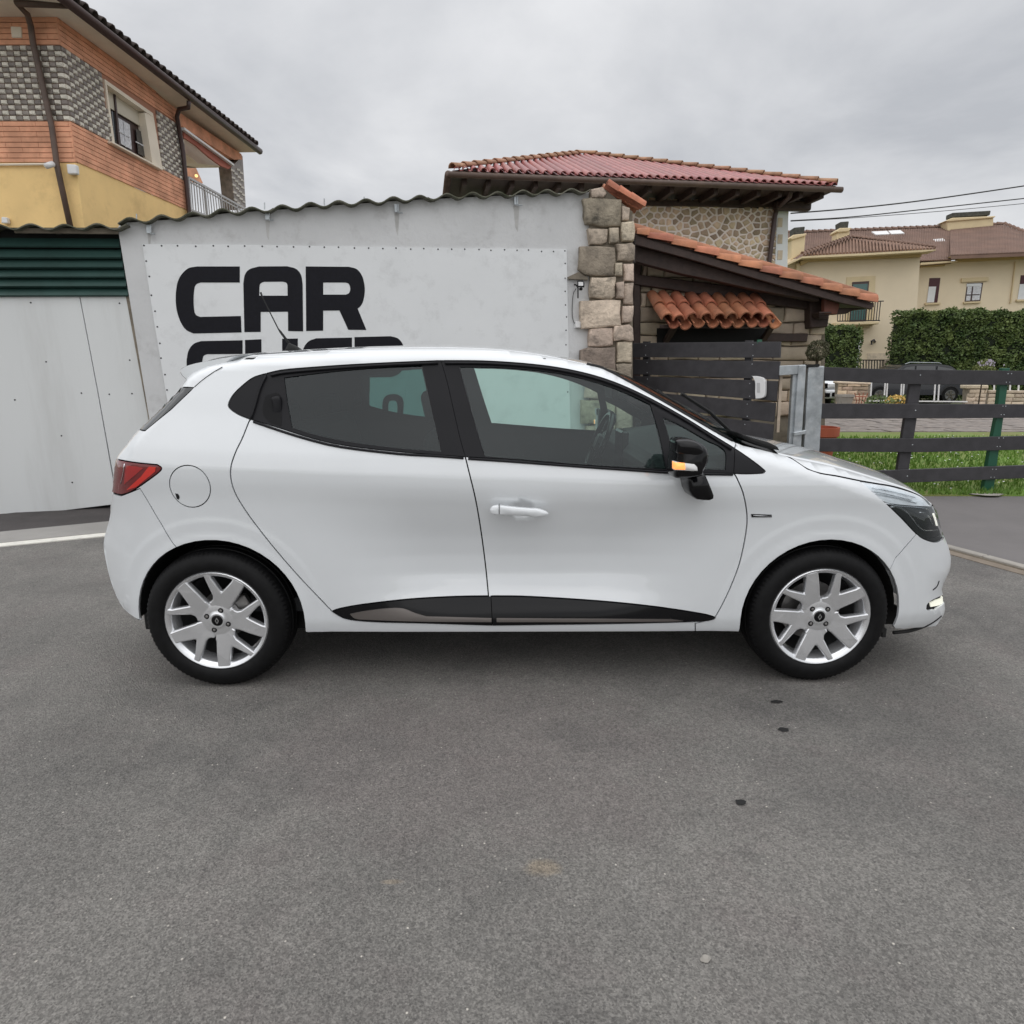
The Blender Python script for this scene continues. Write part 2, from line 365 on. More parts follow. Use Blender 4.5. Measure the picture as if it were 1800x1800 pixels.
def asphalt():
    m = mat('road_asphalt', (.13, .12, .115), .82, bump=0); nt = m.node_tree; N = nt.nodes; L = nt.links; b = N['Principled BSDF']
    tc = N.new('ShaderNodeTexCoord')
    def no(s, d=6, r=.6):
        n = N.new('ShaderNodeTexNoise'); n.inputs['Scale'].default_value = s; n.inputs['Detail'].default_value = d; n.inputs['Roughness'].default_value = r
        L.new(tc.outputs['Object'], n.inputs['Vector']); return n.outputs[0]
    def ramp(src, p0, c0, p1, c1):
        r = N.new('ShaderNodeValToRGB'); L.new(src, r.inputs[0]); E = r.color_ramp.elements
        E[0].position = p0; E[0].color = tuple(c0)+(1,); E[1].position = p1; E[1].color = tuple(c1)+(1,); return r.outputs[0]
    def mix(f, a, c, bt='MIX'):
        x = N.new('ShaderNodeMixRGB'); x.blend_type = bt
        for i, q in enumerate((f, a, c)):
            if hasattr(q, 'links'): L.new(q, x.inputs[i])
            else: x.inputs[i].default_value = q if i == 0 else tuple(q)+(1,)
        return x.outputs[0]
    def blob(u, v, rx, ry, amt, soft=.0, nz=0):
        c = ground(u, v); mp = N.new('ShaderNodeMapping'); mp.vector_type = 'TEXTURE'; mp.inputs['Location'].default_value = (c.x, c.y, 0); mp.inputs['Scale'].default_value = (rx, ry, 1); L.new(tc.outputs['Object'], mp.inputs[0])
        ln = N.new('ShaderNodeVectorMath'); ln.operation = 'LENGTH'; L.new(mp.outputs[0], ln.inputs[0])
        ad = N.new('ShaderNodeMath'); ad.operation = 'ADD'; L.new(ln.outputs['Value'], ad.inputs[0]); m2 = N.new('ShaderNodeMath'); m2.operation = 'MULTIPLY'; m2.inputs[1].default_value = nz; L.new(no(2.2 if nz < 1 else 7, 5), m2.inputs[0]); L.new(m2.outputs[0], ad.inputs[1])
        return ramp(ad.outputs[0], soft+nz*.5, (amt,)*3, 1+nz*.5, (0, 0, 0))
    base = ramp(no(.7, 6, .65), .30, (.120, .115, .108), .7, (.240, .228, .210))
    base = mix(blob(830, 1330, 1.7, 1.0, .5, .30, .9), base, (.150, .130, .125))
    base = mix(ramp(no(2.3, 7, .7), .50, (0, 0, 0), .72, (.5, .5, .5)), base, (.160, .137, .131))
    base = mix(ramp(no(1.3, 7, .65), .50, (0, 0, 0), .70, (.8, .8, .8)), base, (.100, .096, .092))
    base = mix(blob(950, 1525, .13, .07, .5, .2, 1.0), base, (.30, .24, .165)); base = mix(blob(690, 1550, .07, .02, .4, .2, 1.0), base, (.30, .24, .165))
    base = mix(blob(390, 1700, .20, .12, .5, .0, 1.0), base, (.10, .095, .09)); base = mix(blob(1310, 1500, .06, .05, .5, .0, 1.0), base, (.10, .095, .09)); base = mix(blob(1120, 1570, .10, .20, .35, .0, 1.2), base, (.33, .32, .30))
    for sc_, lo_, hi_ in ((210, .70, 1.32), (95, .87, 1.13)):
        vg = N.new('ShaderNodeTexVoronoi'); vg.inputs['Scale'].default_value = sc_; L.new(tc.outputs['Object'], vg.inputs['Vector'])
        sg = N.new('ShaderNodeSeparateColor'); L.new(vg.outputs['Color'], sg.inputs[0])
        base = mix(1.0, base, ramp(sg.outputs[2], .0, (lo_,)*3, 1, (hi_,)*3), 'MULTIPLY')
    v = N.new('ShaderNodeTexVoronoi'); v.inputs['Scale'].default_value = 62; L.new(tc.outputs['Object'], v.inputs['Vector'])
    vc = N.new('ShaderNodeSeparateColor'); L.new(v.outputs['Color'], vc.inputs[0])
    sel = ramp(vc.outputs[0], .945, (0, 0, 0), .99, (1, 1, 1)); spot = ramp(v.outputs['Distance'], .10, (1, 1, 1), .24, (0, 0, 0))
    base = mix(mix(1.0, sel, spot, 'MULTIPLY'), base, (.60, .56, .50))
    sel2 = ramp(vc.outputs[1], .80, (0, 0, 0), .95, (.8, .8, .8))
    base = mix(mix(1.0, sel2, ramp(v.outputs['Distance'], .12, (1, 1, 1), .34, (0, 0, 0)), 'MULTIPLY'), base, (.085, .08, .078))
    L.new(base, b.inputs['Base Color'])
    v2 = N.new('ShaderNodeTexVoronoi'); v2.inputs['Scale'].default_value = 170; L.new(tc.outputs['Object'], v2.inputs['Vector'])
    bn = N.new('ShaderNodeBump'); bn.inputs['Strength'].default_value = .9; bn.inputs['Distance'].default_value = .006
    add = N.new('ShaderNodeMath'); add.operation = 'ADD'; L.new(v2.outputs['Distance'], add.inputs[0]); L.new(no(45, 6, .8), add.inputs[1])
    L.new(add.outputs[0], bn.inputs['Height']); L.new(bn.outputs[0], b.inputs['Normal']); return m
M['asphalt'] = asphalt()
M['stain'] = mat('water_stain', (.47, .465, .455), .9, var=.12, scale=8)
def lawn_mat():
    m = mat('lawn', (.14, .24, .04), .9, col2=(.17, .17, .05), scale=1.0, bump=.8, bscale=40, dirt=((.22, .20, .10), .5, .7)); return m
M['lawn'] = lawn_mat()
M['flag'] = mat('flagstones', (.30, .26, .23), .85, col2=(.17, .15, .14), scale=6, bump=.5, bscale=9)
M['earth'] = mat('far_ground', (.12, .13, .07), .95, var=.3, scale=.2)

def structure(name, V, F, m, **k):
    return tag(mk(name, V, F, m, **k), kind='structure')
# ================================================================ GROUND
structure('ground', [(-600, -300, -.06), (600, -300, -.06), (600, 1200, -.06), (-600, 1200, -.06)], [(0, 1, 2, 3)], M['earth'])
structure('road', [(-30, -12, 0), (30, -12, 0), (30, 22, 0), (-30, 22, 0)], [(0, 1, 2, 3)], M['asphalt'])
def strip_pts(a, b, t0, t1):
    a, b = Vector(a), Vector(b); return a+(b-a)*t0, a+(b-a)*t1
WB0, WB1 = ground(0, 914), ground(188, 891)
def ground_strip(name, va0, vb0, va1, vb1, z, m, u0=0, u1=185, t0=-4, t1=3.1, h=0):
    a0, a1 = strip_pts(ground(u0, va0), ground(u1, vb0), t0, t1); b0, b1 = strip_pts(ground(u0, va1), ground(u1, vb1), t0, t1)
    V = [a0, a1, b1, b0]; V = [Vector((p.x, p.y, z)) for p in V]+[Vector((p.x, p.y, -.03)) for p in V]
    return structure(name, V, BF_from4, m)
BF_from4 = [(0, 1, 2, 3), (7, 6, 5, 4), (0, 4, 5, 1), (1, 5, 6, 2), (2, 6, 7, 3), (3, 7, 4, 0)]
ground_strip('asphalt_apron', 905, 884, 937, 919, .006, M['dark_asphalt'])
ground_strip('gutter', 937, 919, 956.5, 938, .012, M['concrete'])
ground_strip('road_line', 956.5, 938, 962, 943.5, .008, M['line_paint'])
# right: kerb, pavement, lawn, patio
K0, K1 = ground(1672, 969), ground(1800, 1004)
kd = (K1-K0).normalized(); kp = Vector((-kd.y, kd.x, 0));
if kp.y < 0: kp = -kp
ka, kb = K0-kd*1.3, K1+kd*2
def gbox(name, p, q, w, z0, z1, m, side=1):
    V = [p, q, q+kp*w*side, p+kp*w*side]; V = [Vector((v.x, v.y, z1)) for v in V]+[Vector((v.x, v.y, z0)) for v in V]
    return structure(name, V, BF_from4, m, bevel=0)
nk = 14
kerb_root = structure('kerb', [Vector((v.x, v.y, z)) for z in (.012, -.03) for v in (ka, kb, kb+kp*.075, ka+kp*.075)], BF_from4, M['old_mortar'])
for i in range(5):
    L0 = (kb-ka).length; a = ka+kd*(L0*i/5+.004); b = ka+kd*(L0*(i+1)/5-.004)
    V = [a+kp*.002, b+kp*.002, b+kp*.073, a+kp*.073]
    mk('kerb_stone', [Vector((v.x, v.y, z)) for z in (.028, -.02) for v in V], BF_from4, M['kerb'], kerb_root, bevel=.006)
gbox('sand_drift', ka, kb, -.10, -.02, .0045, M['sand'])
PV = [ka+kp*.075, kb+kp*.075, Vector((16, kb.y-1, 0)), Vector((16, 6.86, 0)), Vector((2.0, 6.86, 0)), Vector((ka.x-.6, ka.y+.6, 0))]
structure('pavement', [Vector((p.x, p.y, .016)) for p in PV]+[Vector((p.x, p.y, -.02)) for p in PV], [(0, 1, 2, 3, 4, 5), (0, 6, 7, 1), (1, 7, 8, 2), (2, 8, 9, 3), (3, 9, 10, 4), (4, 10, 11, 5), (5, 11, 6, 0)], M['smooth_asphalt'])
structure('lawn', [(x, y, z) for z in (.03, -.03) for x, y in ((2.6, 6.86), (16, 6.86), (16, 14.1), (2.6, 14.1))], BF_from4, M['lawn'])
# patio of irregular flagstones
structure('patio', [(x, y, z) for z in (.02, -.03) for x, y in ((2.6, 14.1), (22, 14.1), (22, 24), (2.6, 24))], BF_from4, M['old_mortar'])
FLAG = []
pr = random.Random(3)
y = 14.15
bm_V = MB()
while y < 19.5:
    h = pr.uniform(.35, .6); x = 7.0+pr.uniform(-.3, 0)
    while x < 14:
        w = pr.uniform(.4, .9); j = lambda: pr.uniform(-.03, .03)
        q = [(x+.02+j(), y+.02+j()), (x+w-.02+j(), y+.02+j()), (x+w-.02+j(), y+h-.02+j()), (x+.02+j(), y+h-.02+j())]; zt = .035+pr.uniform(0, .012)
        bm_V.add([(a, b, zt) for a, b in q]+[(a, b, .01) for a, b in q], BF_from4); x += w
    y += h
tag(bm_V.build('flagstones', M['flag']), kind='stuff', label='grey flat flagstones laid in the patio beyond the lawn', cat='paving')
# grass blades
gm = MB(); gr = random.Random(5)
for i in range(26000):
    y = 6.87+gr.random()**1.6*6.0; x = 3.2+gr.random()*(7.5+ (y-6.8)*.6); h = gr.uniform(.03, .075)*(1+.3*(y-7)/6); a = gr.uniform(0, pi); w = gr.uniform(.004, .009)*(1+(y-7)*.25)
    dx, dy = cos(a)*w, sin(a)*w; lx, ly = gr.uniform(-.03, .03), gr.uniform(-.03, .03)
    k = len(gm.V); gm.V += [Vector((x-dx, y-dy, .028)), Vector((x+dx, y+dy, .028)), Vector((x+lx, y+ly, .03+h))]; gm.F.append((k, k+1, k+2)); gm.M.append(0)
me = bpy.data.meshes.new('grass'); me.from_pydata([tuple(v) for v in gm.V], [], gm.F); me.materials.append(M['grass'])
tag(link('grass', me), label='short green grass of the lawn behind the fence', cat='grass', kind='stuff')
dm = MB()
for i in range(420):
    y = 7.0+gr.random()*6; x = 3.8+gr.random()*9; r = gr.uniform(.010, .017); z = .075+gr.random()*.02
    dm.add([(x+r*cos(t), y+r*sin(t)*.9, z+(.006 if k % 2 else 0)) for k, t in enumerate([j*pi/3 for j in range(6)])], [(0, 1, 2, 3, 4, 5)])
tag(dm.build('daisies', M['white_plastic']), label='tiny white daisies scattered over the lawn', cat='flowers', kind='stuff')
wsx = ground(1240, 1687)
structure('pebble', [wsx+Vector((.013*cos(a)*(1+.3*sin(2*a)), .011*sin(a), .003)) for a in [k*pi/5 for k in range(10)]]+[wsx+Vector((.007*cos(a), .006*sin(a), .009)) for a in [k*pi/5 for k in range(10)]], [tuple(range(10, 20))]+[(k, (k+1) % 10, (k+1) % 10+10, k+10) for k in range(10)], M['kerb'])
# stains on the road
for u, v, w, h_ in ((1365, 1233, 12, 5), (1378, 1282, 9, 6), (1303, 1410, 8, 5)):
    c = ground(u, v, .004); n = 14
    V = [c+Vector((cos(2*pi*k/n)*.022*w/9*RNG.uniform(.7, 1.2), sin(2*pi*k/n)*.014*h_/5*RNG.uniform(.7, 1.2), 0)) for k in range(n)]
    structure('oil_stain', V, [tuple(range(n))], M['black_matte'])
# ================================================================ WHITE HATCHBACK
def _hub(u, v, z):
    r = ray(u, v); k = (z-HC)/r.z; return Vector((r.x*k, r.y*k, 0))
CA = _hub(376, 1096, .305); CB = _hub(1447, 1089, .305); WBASE = (CB-CA).length; CTH = atan2(CB.y-CA.y, CB.x-CA.x)
CEX = Vector((cos(CTH), sin(CTH), 0)); CEY = Vector((-sin(CTH), cos(CTH), 0)); CW = 1.73
car = empty('white_hatchback', CA, 'white five-door hatchback with black door mirror and silver alloy wheels, parked side-on', 'car')
car.rotation_euler = (0, 0, CTH)
def cl(u, v, y):
    """pixel -> car-local (x,z) at inset y"""
    r = ray(u, v); k = (y+CA.dot(CEY))/r.dot(CEY); p = r*k-CA; return (p.dot(CEX), HC+r.z*k)
# rails: near edge (x,z,inset,round) and centre line (x,z)
RR = [(-.338, .300, .05, .04, -.50, .26), (-.442, .33, .12, .12, -.60, .30), (-.492, .407, .15, .15, -.625, .40), (-.519, .50, .17, .18, -.635, .50),
 (-.528, .60, .18, .2, -.635, .585), (-.509, .663, .18, .2, -.60, .66), (-.488, .714, .18, .18, -.57, .72), (-.470, .78, .18, .18, -.565, .78), (-.434, .90, .17, .15, -.56, .90),
 (-.408, .991, .18, .12, -.55, .99), (-.359, 1.055, .2, .10, -.50, 1.05), (-.306, 1.116, .22, .08, -.455, 1.11), (-.214, 1.202, .24, .07, -.36, 1.22), (-.129, 1.285, .26, .06, -.27, 1.33),
 (-.075, 1.352, .28, .06, -.19, 1.405), (.057, 1.397, .28, .05, .0, 1.432), (.308, 1.418, .27, .05, .3, 1.452), (.645, 1.438, .27, .05, .64, 1.466), (1.02, 1.442, .27, .05, 1.02, 1.468),
 (1.31, 1.424, .27, .05, 1.35, 1.446), (1.583, 1.372, .25, .05, 1.67, 1.386), (1.693, 1.335, .23, .05, 1.83, 1.335), (1.977, 1.176, .17, .05, 2.15, 1.18), (2.188, 1.056, .12, .05, 2.38, 1.06),
 (2.31, 1.022, .11, .05, 2.44, 1.02), (2.46, .985, .11, .06, 2.56, 1.00), (2.60, .955, .12, .07, 2.80, .955), (2.746, .915, .13, .09, 2.95, .91), (2.90, .868, .15, .11, 3.10, .865),
 (3.02, .828, .18, .13, 3.2, .82), (3.10, .79, .20, .15, 3.29, .76), (3.15, .74, .21, .17, 3.33, .71), (3.185, .655, .2, .2, 3.38, .64), (3.232, .575, .2, .22, 3.42, .56), (3.255, .506, .2, .22, 3.44, .5),
 (3.250, .45, .2, .2, 3.43, .45), (3.226, .385, .2, .18, 3.42, .38), (3.242, .33, .2, .18, 3.42, .32), (3.245, .26, .18, .15, 3.40, .25), (3.18, .215, .13, .1, 3.3, .2)]
KR = 6
RS = []   # smoothed rows
def _cr(i, t):
    n = len(RR); P = [RR[max(i-1, 0)], RR[i], RR[min(i+1, n-1)], RR[min(i+2, n-1)]]
    return [.5*(2*b+(c-a)*t+(2*a-5*b+4*c-d)*t*t+(3*b-a-3*c+d)*t**3) for a, b, c, d in zip(*P)]
for i in range(len(RR)-1):
    for j in range(KR): RS.append(_cr(i, j/KR))
RS.append(list(RR[-1])); RSA = np.array(RS)
RSD = RSA[::2]
_z = np.linspace(0, 1.7, 1701)
_b = np.interp(_z, [0, .2, .235, .25, .30, .40, .70, .80, .86, .92, .98, 1.04, 1.12, 1.2, 1.3, 1.39, 1.44, 1.7],
               [.09, .06, .036, .028, .016, .014, .012, .009, .004, .006, .020, .043, .074, .102, .140, .172, .20, .33])
_c = np.interp(_z, [0, .295, .35, .42, .50, .58, .66, .74, .82, .88, 1.7], [0, 0, .014, .043, .062, .063, .050, .028, .007, 0, 0])
_k = np.hanning(61); _k /= _k.sum(); _b = np.convolve(np.pad(_b, 30, 'edge'), _k, 'valid'); _c = np.convolve(np.pad(_c, 30, 'edge'), _k, 'valid')
HANDLE = cl(918, 898, .01); FLAP = cl(337, 854, .03)
def sst(a, b, x):
    t = np.clip((x-a)/(b-a), 0, 1); return t*t*(3-2*t)
def S(x, z):
    x = np.asarray(x, float); z = np.asarray(z, float)
    zp = z-.05*np.clip((1.3-x)/1.3, -.6, 1.3)*sst(.6, .95, z)
    B = np.interp(zp, _z, _b)
    B = B+.10*np.clip((x-2.62)/.65, 0, 1.2)**2+.10*np.clip((-x-.02)/.5, 0, 1.2)**2+.004*((x-1.3)/1.3)**2
    Fd = 1.0
    for cx in (0.015, WBASE):
        R = np.hypot(x-cx, z-.305); Fd = Fd*sst(.44, 1.02, R)
        B = B+.0030*sst(.432, .464, R)*(1-sst(.47, .80, R))-.004*(1-sst(.36, .40, R))
    B = B+np.interp(zp, _z, _c)*Fd
    d = np.hypot((x-HANDLE[0])/.052, (z-HANDLE[1])/.047); B = B+.016*np.clip(1-d**2.5, 0, 1)
    P = np.stack([x.ravel(), z.ravel()], 1); best = np.full(len(P), 1e9); et = np.zeros(len(P)); rt = np.full(len(P), .05)
    for i in range(0, len(RSD)-1, 1):
        a = RSD[i, :2]; b = RSD[i+1, :2]; ab = b-a; l = ab@ab
        if l < 1e-12: continue
        t = np.clip(((P-a)@ab)/l, 0, 1); q = P-(a+t[:, None]*ab); dd = np.hypot(q[:, 0], q[:, 1]); m = dd < best
        best = np.where(m, dd, best); et = np.where(m, RSD[i, 2]+t*(RSD[i+1, 2]-RSD[i, 2]), et); rt = np.where(m, RSD[i, 3]+t*(RSD[i+1, 3]-RSD[i, 3]), rt)
    best = best.reshape(x.shape); et = et.reshape(x.shape); rt = rt.reshape(x.shape)
    t = np.clip(best/rt, 0, 1); g = 1-np.sqrt(np.clip(1-(1-t)**2, 0, 1))
    return B+np.maximum(et-B, 0)*g
def cs(pts, it=4):
    """pixels on the car's side surface -> local (x,z)"""
    o = []
    for u, v in pts:
        y = .05
        for _ in range(it):
            q = cl(u, v, y); y = float(S(np.array([q[0]]), np.array([q[1]]))[0]); y = min(max(y, -.02), .3)
        o.append(cl(u, v, y))
    return o
def shrink(poly, d):
    q = np.array(resample(poly, .03)); n = len(q)
    ar = sum(q[i][0]*q[(i+1) % n][1]-q[(i+1) % n][0]*q[i][1] for i in range(n)); s = 1 if ar > 0 else -1
    o = []
    for i in range(n):
        a = q[i]-q[i-1]; b = q[(i+1) % n]-q[i]; t = a/(np.hypot(*a)+1e-9)+b/(np.hypot(*b)+1e-9); l = np.hypot(*t)
        if l < .3: o.append(tuple(q[i])); continue
        t /= l; o.append((q[i][0]-s*t[1]*d, q[i][1]+s*t[0]*d))
    return o
def sn(x, z, e=.004):
    gx = (S(x+e, z)-S(x-e, z))/(2*e); gz = (S(x, z+e)-S(x, z-e))/(2*e); n = np.stack([gx, -np.ones_like(gx), gz], 1); return n/np.linalg.norm(n, axis=1)[:, None]
class Acc:
    def __init__(s): s.V = []; s.F = []; s.N = []
    def add(s, V, F, N, mir=False):
        V = np.array(V, float); N = np.array(N, float)
        if mir: V = V*[1, -1, 1]+[0, CW, 0]; N = N*[1, -1, 1]; F = [f[::-1] for f in F]
        k = len(s.V); s.V += V.tolist(); s.N += N.tolist(); s.F += [tuple(int(i)+k for i in f) for f in F]
    def build(s, name, m, parent=None):
        me = bpy.data.meshes.new(name); me.from_pydata(s.V, [], s.F); me.materials.append(m)
        me.polygons.foreach_set('use_smooth', [True]*len(me.polygons)); me.normals_split_custom_set_from_vertices(s.N)
        return link(name, me, parent or car)
def side_geo(inc, exc=(), off=0.0, rim=.012, step=.02):
    V2, T = cdt(inc, list(exc), step, rings=True); x, z = V2[:, 0], V2[:, 1]
    y = S(x, z)+off; Nn = sn(x, z); V = np.stack([x, y, z], 1)
    A = V2[T]; ar = (A[:, 1, 0]-A[:, 0, 0])*(A[:, 2, 1]-A[:, 0, 1])-(A[:, 1, 1]-A[:, 0, 1])*(A[:, 2, 0]-A[:, 0, 0])
    T = np.where((ar > 0)[:, None], T, T[:, ::-1])
    F = [tuple(t) for t in T]
    V = V.tolist(); Nl = Nn.tolist()
    if rim:
        cnt = {}
        for t in F:
            for a, b in ((t[0], t[1]), (t[1], t[2]), (t[2], t[0])): cnt[(a, b)] = 1
        for (a, b) in list(cnt):
            if (b, a) in cnt: continue
            va, vb = V[a], V[b]; dx, dz = vb[0]-va[0], vb[2]-va[2]; l = hypot(dx, dz) or 1; n = [dz/l, 0, -dx/l]
            k = len(V); V += [va, vb, [vb[0], vb[1]+rim, vb[2]], [va[0], va[1]+rim, va[2]]]; Nl += [n]*4; F.append((k+1, k, k+3, k+2))
    return V, F, Nl
GAPW = .0028
MIRROR = []
def boxV_F(*a): return boxV(*a), BF
def panel(name, inc, exc=(), m=None, off=0.0, rim=.012, gap=GAPW, step=.02, parent=None, extra=None, both=True):
    inc2 = [WHOLE]+[shrink(p, gap) if gap else p for p in inc] if inc else [WHOLE]
    g = side_geo(inc2, [shrink(p, -gap) if gap else p for p in exc], off, rim, step)
    a = Acc(); a.add(*g); o = a.build(name, m or M['paint'], parent)
    if both: MIRROR.append(o)
    return o
# ---- outlines (photo pixels on the near side)
ARC = lambda cx, r, a0, a1, n=26: [(cx+r*cos(a0+(a1-a0)*i/n), .305+r*sin(a0+(a1-a0)*i/n)) for i in range(n+1)]
AR, AF = .362, .352
WHOLE = [(r[0], r[1]) for r in RS[::2]]+[(3.0, .225)]+[(2.955, .235)]+ARC(WBASE, AF, radians(-9), radians(188))+[(2.245, .24), (.385, .252)]+ARC(.017, AR, radians(-8), radians(180))
dlo_top = [(470, 656), (500, 650), (560, 645), (620, 641), (700, 637), (775, 634.5), (860, 635), (950, 642), (1020, 654), (1080, 672), (1140, 699), (1200, 732), (1250, 763), (1291, 788)]
dlo_bot = [(1290, 832), (1200, 830), (1100, 823), (1000, 816), (900, 808), (818, 803), (700, 794), (600, 782), (540, 768), (490, 752), (440, 737)]
QTR = cs(curve([(440, 737), (420, 729), (404, 718), (402, 709), (410, 694), (425, 679), (445, 664), (470, 656)], [(470, 656), (458, 680), (450, 710), (440, 737)]))
bline = [(775, 634), (786, 672), (797, 720), (808, 768), (818, 804), (826, 836), (836, 878), (845, 930), (853, 990), (858, 1040), (861, 1075), (864, 1099)]
rdl = [(440, 737), (436, 745), (426, 770), (414, 795), (406, 820), (406, 843), (414, 868), (430, 895), (450, 923), (485, 967), (525, 1013), (560, 1050), (584, 1075)]
top_r = [p for p in dlo_top if p[0] <= 775]+[(775, 634.2)]
R_DOOR = cs(curve([(470, 656), (500, 650), (560, 645), (620, 641), (700, 637), (775, 634)], bline, [(864, 1099), (740, 1095), (660, 1093), (610, 1088), (584, 1075)], rdl[::-1], [(440, 737), (450, 710), (458, 680), (470, 656)])[:-1])
fdl = [(1290, 832), (1296, 842), (1306, 866), (1312, 895), (1313, 920), (1308, 955), (1299, 993), (1285, 1030), (1270, 1062), (1256, 1087)]
F_DOOR = cs(curve([(775, 634), (860, 635), (950, 642), (1020, 654), (1080, 672), (1140, 699), (1200, 732), (1250, 763), (1291, 788)], [(1291, 788), (1290, 832)], fdl, [(1256, 1087), (1230, 1092), (1100, 1096), (950, 1098), (864, 1099)], bline[::-1])[:-1])
TRI = cs(curve([(1291, 788), (1320, 808), (1343, 826), (1344, 830), (1338, 832), (1310, 833), (1290, 832)]))
FENDER = cs(curve([(1299, 768), (1293, 784), (1291, 788)], [(1290, 832)], fdl, [(1256, 1087), (1222, 1096)], [(1222, 1140)])+[(1320, 1140), (1440, 1000), (1560, 1010)]+[(1575, 980), (1611, 939)]+[(1585, 911), (1556, 883), (1530, 861), (1511, 845)]
  + [(1472, 837), (1442, 832), (1419, 824), (1392, 806), (1369, 792)]+[(1345, 786), (1320, 776), (1303, 762)])
HOODL = [(1369, 792), (1392, 806), (1419, 824), (1442, 832), (1472, 837), (1511, 845), (1540, 850), (1569, 855), (1600, 864), (1622, 874), (1638, 889)]
hq = cs(curve(HOODL))
HOOD = hq+[(3.4, .79), (3.3, 1.2), (2.6, 1.3), (2.2, 1.15)]
HEAD = cs(curve([(1511, 846), (1530, 862), (1556, 884), (1585, 911), (1611, 939)], [(1611, 939), (1619, 946), (1633, 952), (1645, 954), (1651, 953)]))+[(3.5, .655), (3.5, .80)]+hq[::-1][:-20][:]
_h0 = [p for p in hq if p[0] > cs([(1512, 846)])[0][0]]
HEAD = cs(curve([(1511, 846), (1530, 862), (1556, 884), (1585, 911), (1611, 939)], [(1611, 939), (1619, 946), (1633, 952), (1645, 954), (1655, 951)]))+[(3.5, .655), (3.5, .76)]+_h0[::-1]
F_BUMP = cs([(1611, 939), (1575, 980), (1555, 1005)])+[(2.75, .45), (2.85, .1), (3.6, .1), (3.6, .70), (3.5, .70)]
TAIL = cs(curve([(213, 870), (229, 865), (248, 853), (277, 832), (284, 823), (277, 817)], [(277, 817), (238, 813), (208, 808)]))
TAIL = TAIL+[(-.7, TAIL[-1][1]), (-.7, TAIL[0][1]-.0)]
R_BUMP = cs([(229, 866), (246, 859), (274, 906), (302, 953)])+[(-.10, .60), (-.2, .1), (-.8, .1), (-.8, TAIL[0][1])]+cs([(213, 872)])
GATE = cs([(245, 805), (262, 782), (300, 752)])
R_GLASS = cs([(341, 681), (300, 720), (255, 757)])+[(-.55, 1.11), (-.5, 1.28)]
FLAPC = [(FLAP[0]+.082*cos(a*pi/20), FLAP[1]+.086*sin(a*pi/20)) for a in range(40)]
# trims along the sill
TRIM_R = cs(curve([(584, 1074), (600, 1069), (640, 1062), (720, 1053), (800, 1048.5), (863, 1047.5)], [(863, 1047.5), (866, 1099)], [(866, 1099), (740, 1095.5), (660, 1093), (612, 1088), (595, 1081), (584, 1074)])[:-1])
TRIM_F = cs(curve([(863, 1047.5), (930, 1048.5), (1050, 1056), (1150, 1066), (1230, 1078), (1258, 1085)], [(1258, 1085), (1248, 1090), (1200, 1093), (1050, 1096), (866, 1099)], [(866, 1099), (863, 1047.5)])[:-1])
DLO_R = cs(curve([(470, 656), (500, 650), (560, 645), (620, 641), (700, 637), (775, 634)], bline[:5], dlo_bot[5:], [(440, 737), (450, 710), (458, 680), (470, 656)])[:-1])
DLO_F = cs(curve([(775, 634), (860, 635), (950, 642), (1020, 654), (1080, 672), (1140, 699), (1200, 732), (1250, 763), (1291, 788)], [(1291, 788), (1290, 832)], dlo_bot[:6], bline[:5][::-1])[:-1])
G_R = cs(curve([(499, 664), (560, 656), (620, 650), (690, 645), (741, 642)], [(741, 642), (757, 715), (775, 794)], [(775, 794), (700, 788), (620, 778), (560, 766), (513, 752)], [(513, 752), (505, 710), (499, 664)])[:-1])
G_F = cs(curve([(808, 645), (870, 646), (940, 651), (1000, 660), (1060, 676), (1110, 695), (1143, 711)], [(1143, 711), (1158, 760), (1172, 825)], [(1172, 825), (1050, 818), (950, 810), (853, 802)], [(853, 802), (830, 725), (808, 645)])[:-1])
G_Q = cs(curve([(1166, 734), (1200, 750), (1240, 773), (1274, 792), (1276, 826)], [(1276, 826), (1189, 823)], [(1189, 823), (1178, 775), (1166, 734)])[:-1])
WINS = [G_R, G_F, G_Q]
# ---- side panels
front_door = panel('front_door', [F_DOOR], [DLO_F, TRIM_F])
rear_door = panel('rear_door', [R_DOOR], [DLO_R, TRIM_R])
panel('fender', [FENDER], [TRI, F_DOOR])
body = panel('body_side', [], [F_DOOR, R_DOOR, FENDER, TRI, HOOD, HEAD, F_BUMP, TAIL, R_BUMP, R_GLASS, FLAPC, QTR])
panel('fuel_flap', [FLAPC], gap=.0015, both=False)
fm = cl(313, 871, .04)
panel('body_side_far_patch' if 0 else 'body_panel', [FLAPC], gap=0, off=.006, m=M['gap'])
def sub(name, poly, exc, m, parent, **k):
    o = panel(name, [poly], exc, m, parent=parent, **k); return o
wt_r = sub('window_trim', DLO_R, [G_R], M['black_trim'], rear_door, off=.004, gap=.001)
wt_f = sub('window_trim', DLO_F, [G_F, G_Q], M['black_trim'], front_door, off=.004, gap=.001)
panel('window_trim', [QTR], m=M['black_trim'], off=.003, gap=.001)
panel('mirror_base_trim', [TRI], m=M['black_trim'], off=.002, gap=.001)
sub('window_glass', G_R, [], M['glass_rear'], rear_door, off=.010, rim=0, gap=-.004, step=.04)
sub('window_glass', G_F, [], M['glass_front'], front_door, off=.010, rim=0, gap=-.004, step=.04)
sub('quarter_glass', G_Q, [], M['glass_front'], front_door, off=.010, rim=0, gap=-.004, step=.04)
tr = sub('side_trim', TRIM_R, [], M['black_gloss'], rear_door, off=-.006, gap=.0015); tf = sub('side_trim', TRIM_F, [], M['black_gloss'], front_door, off=-.006, gap=.0015)
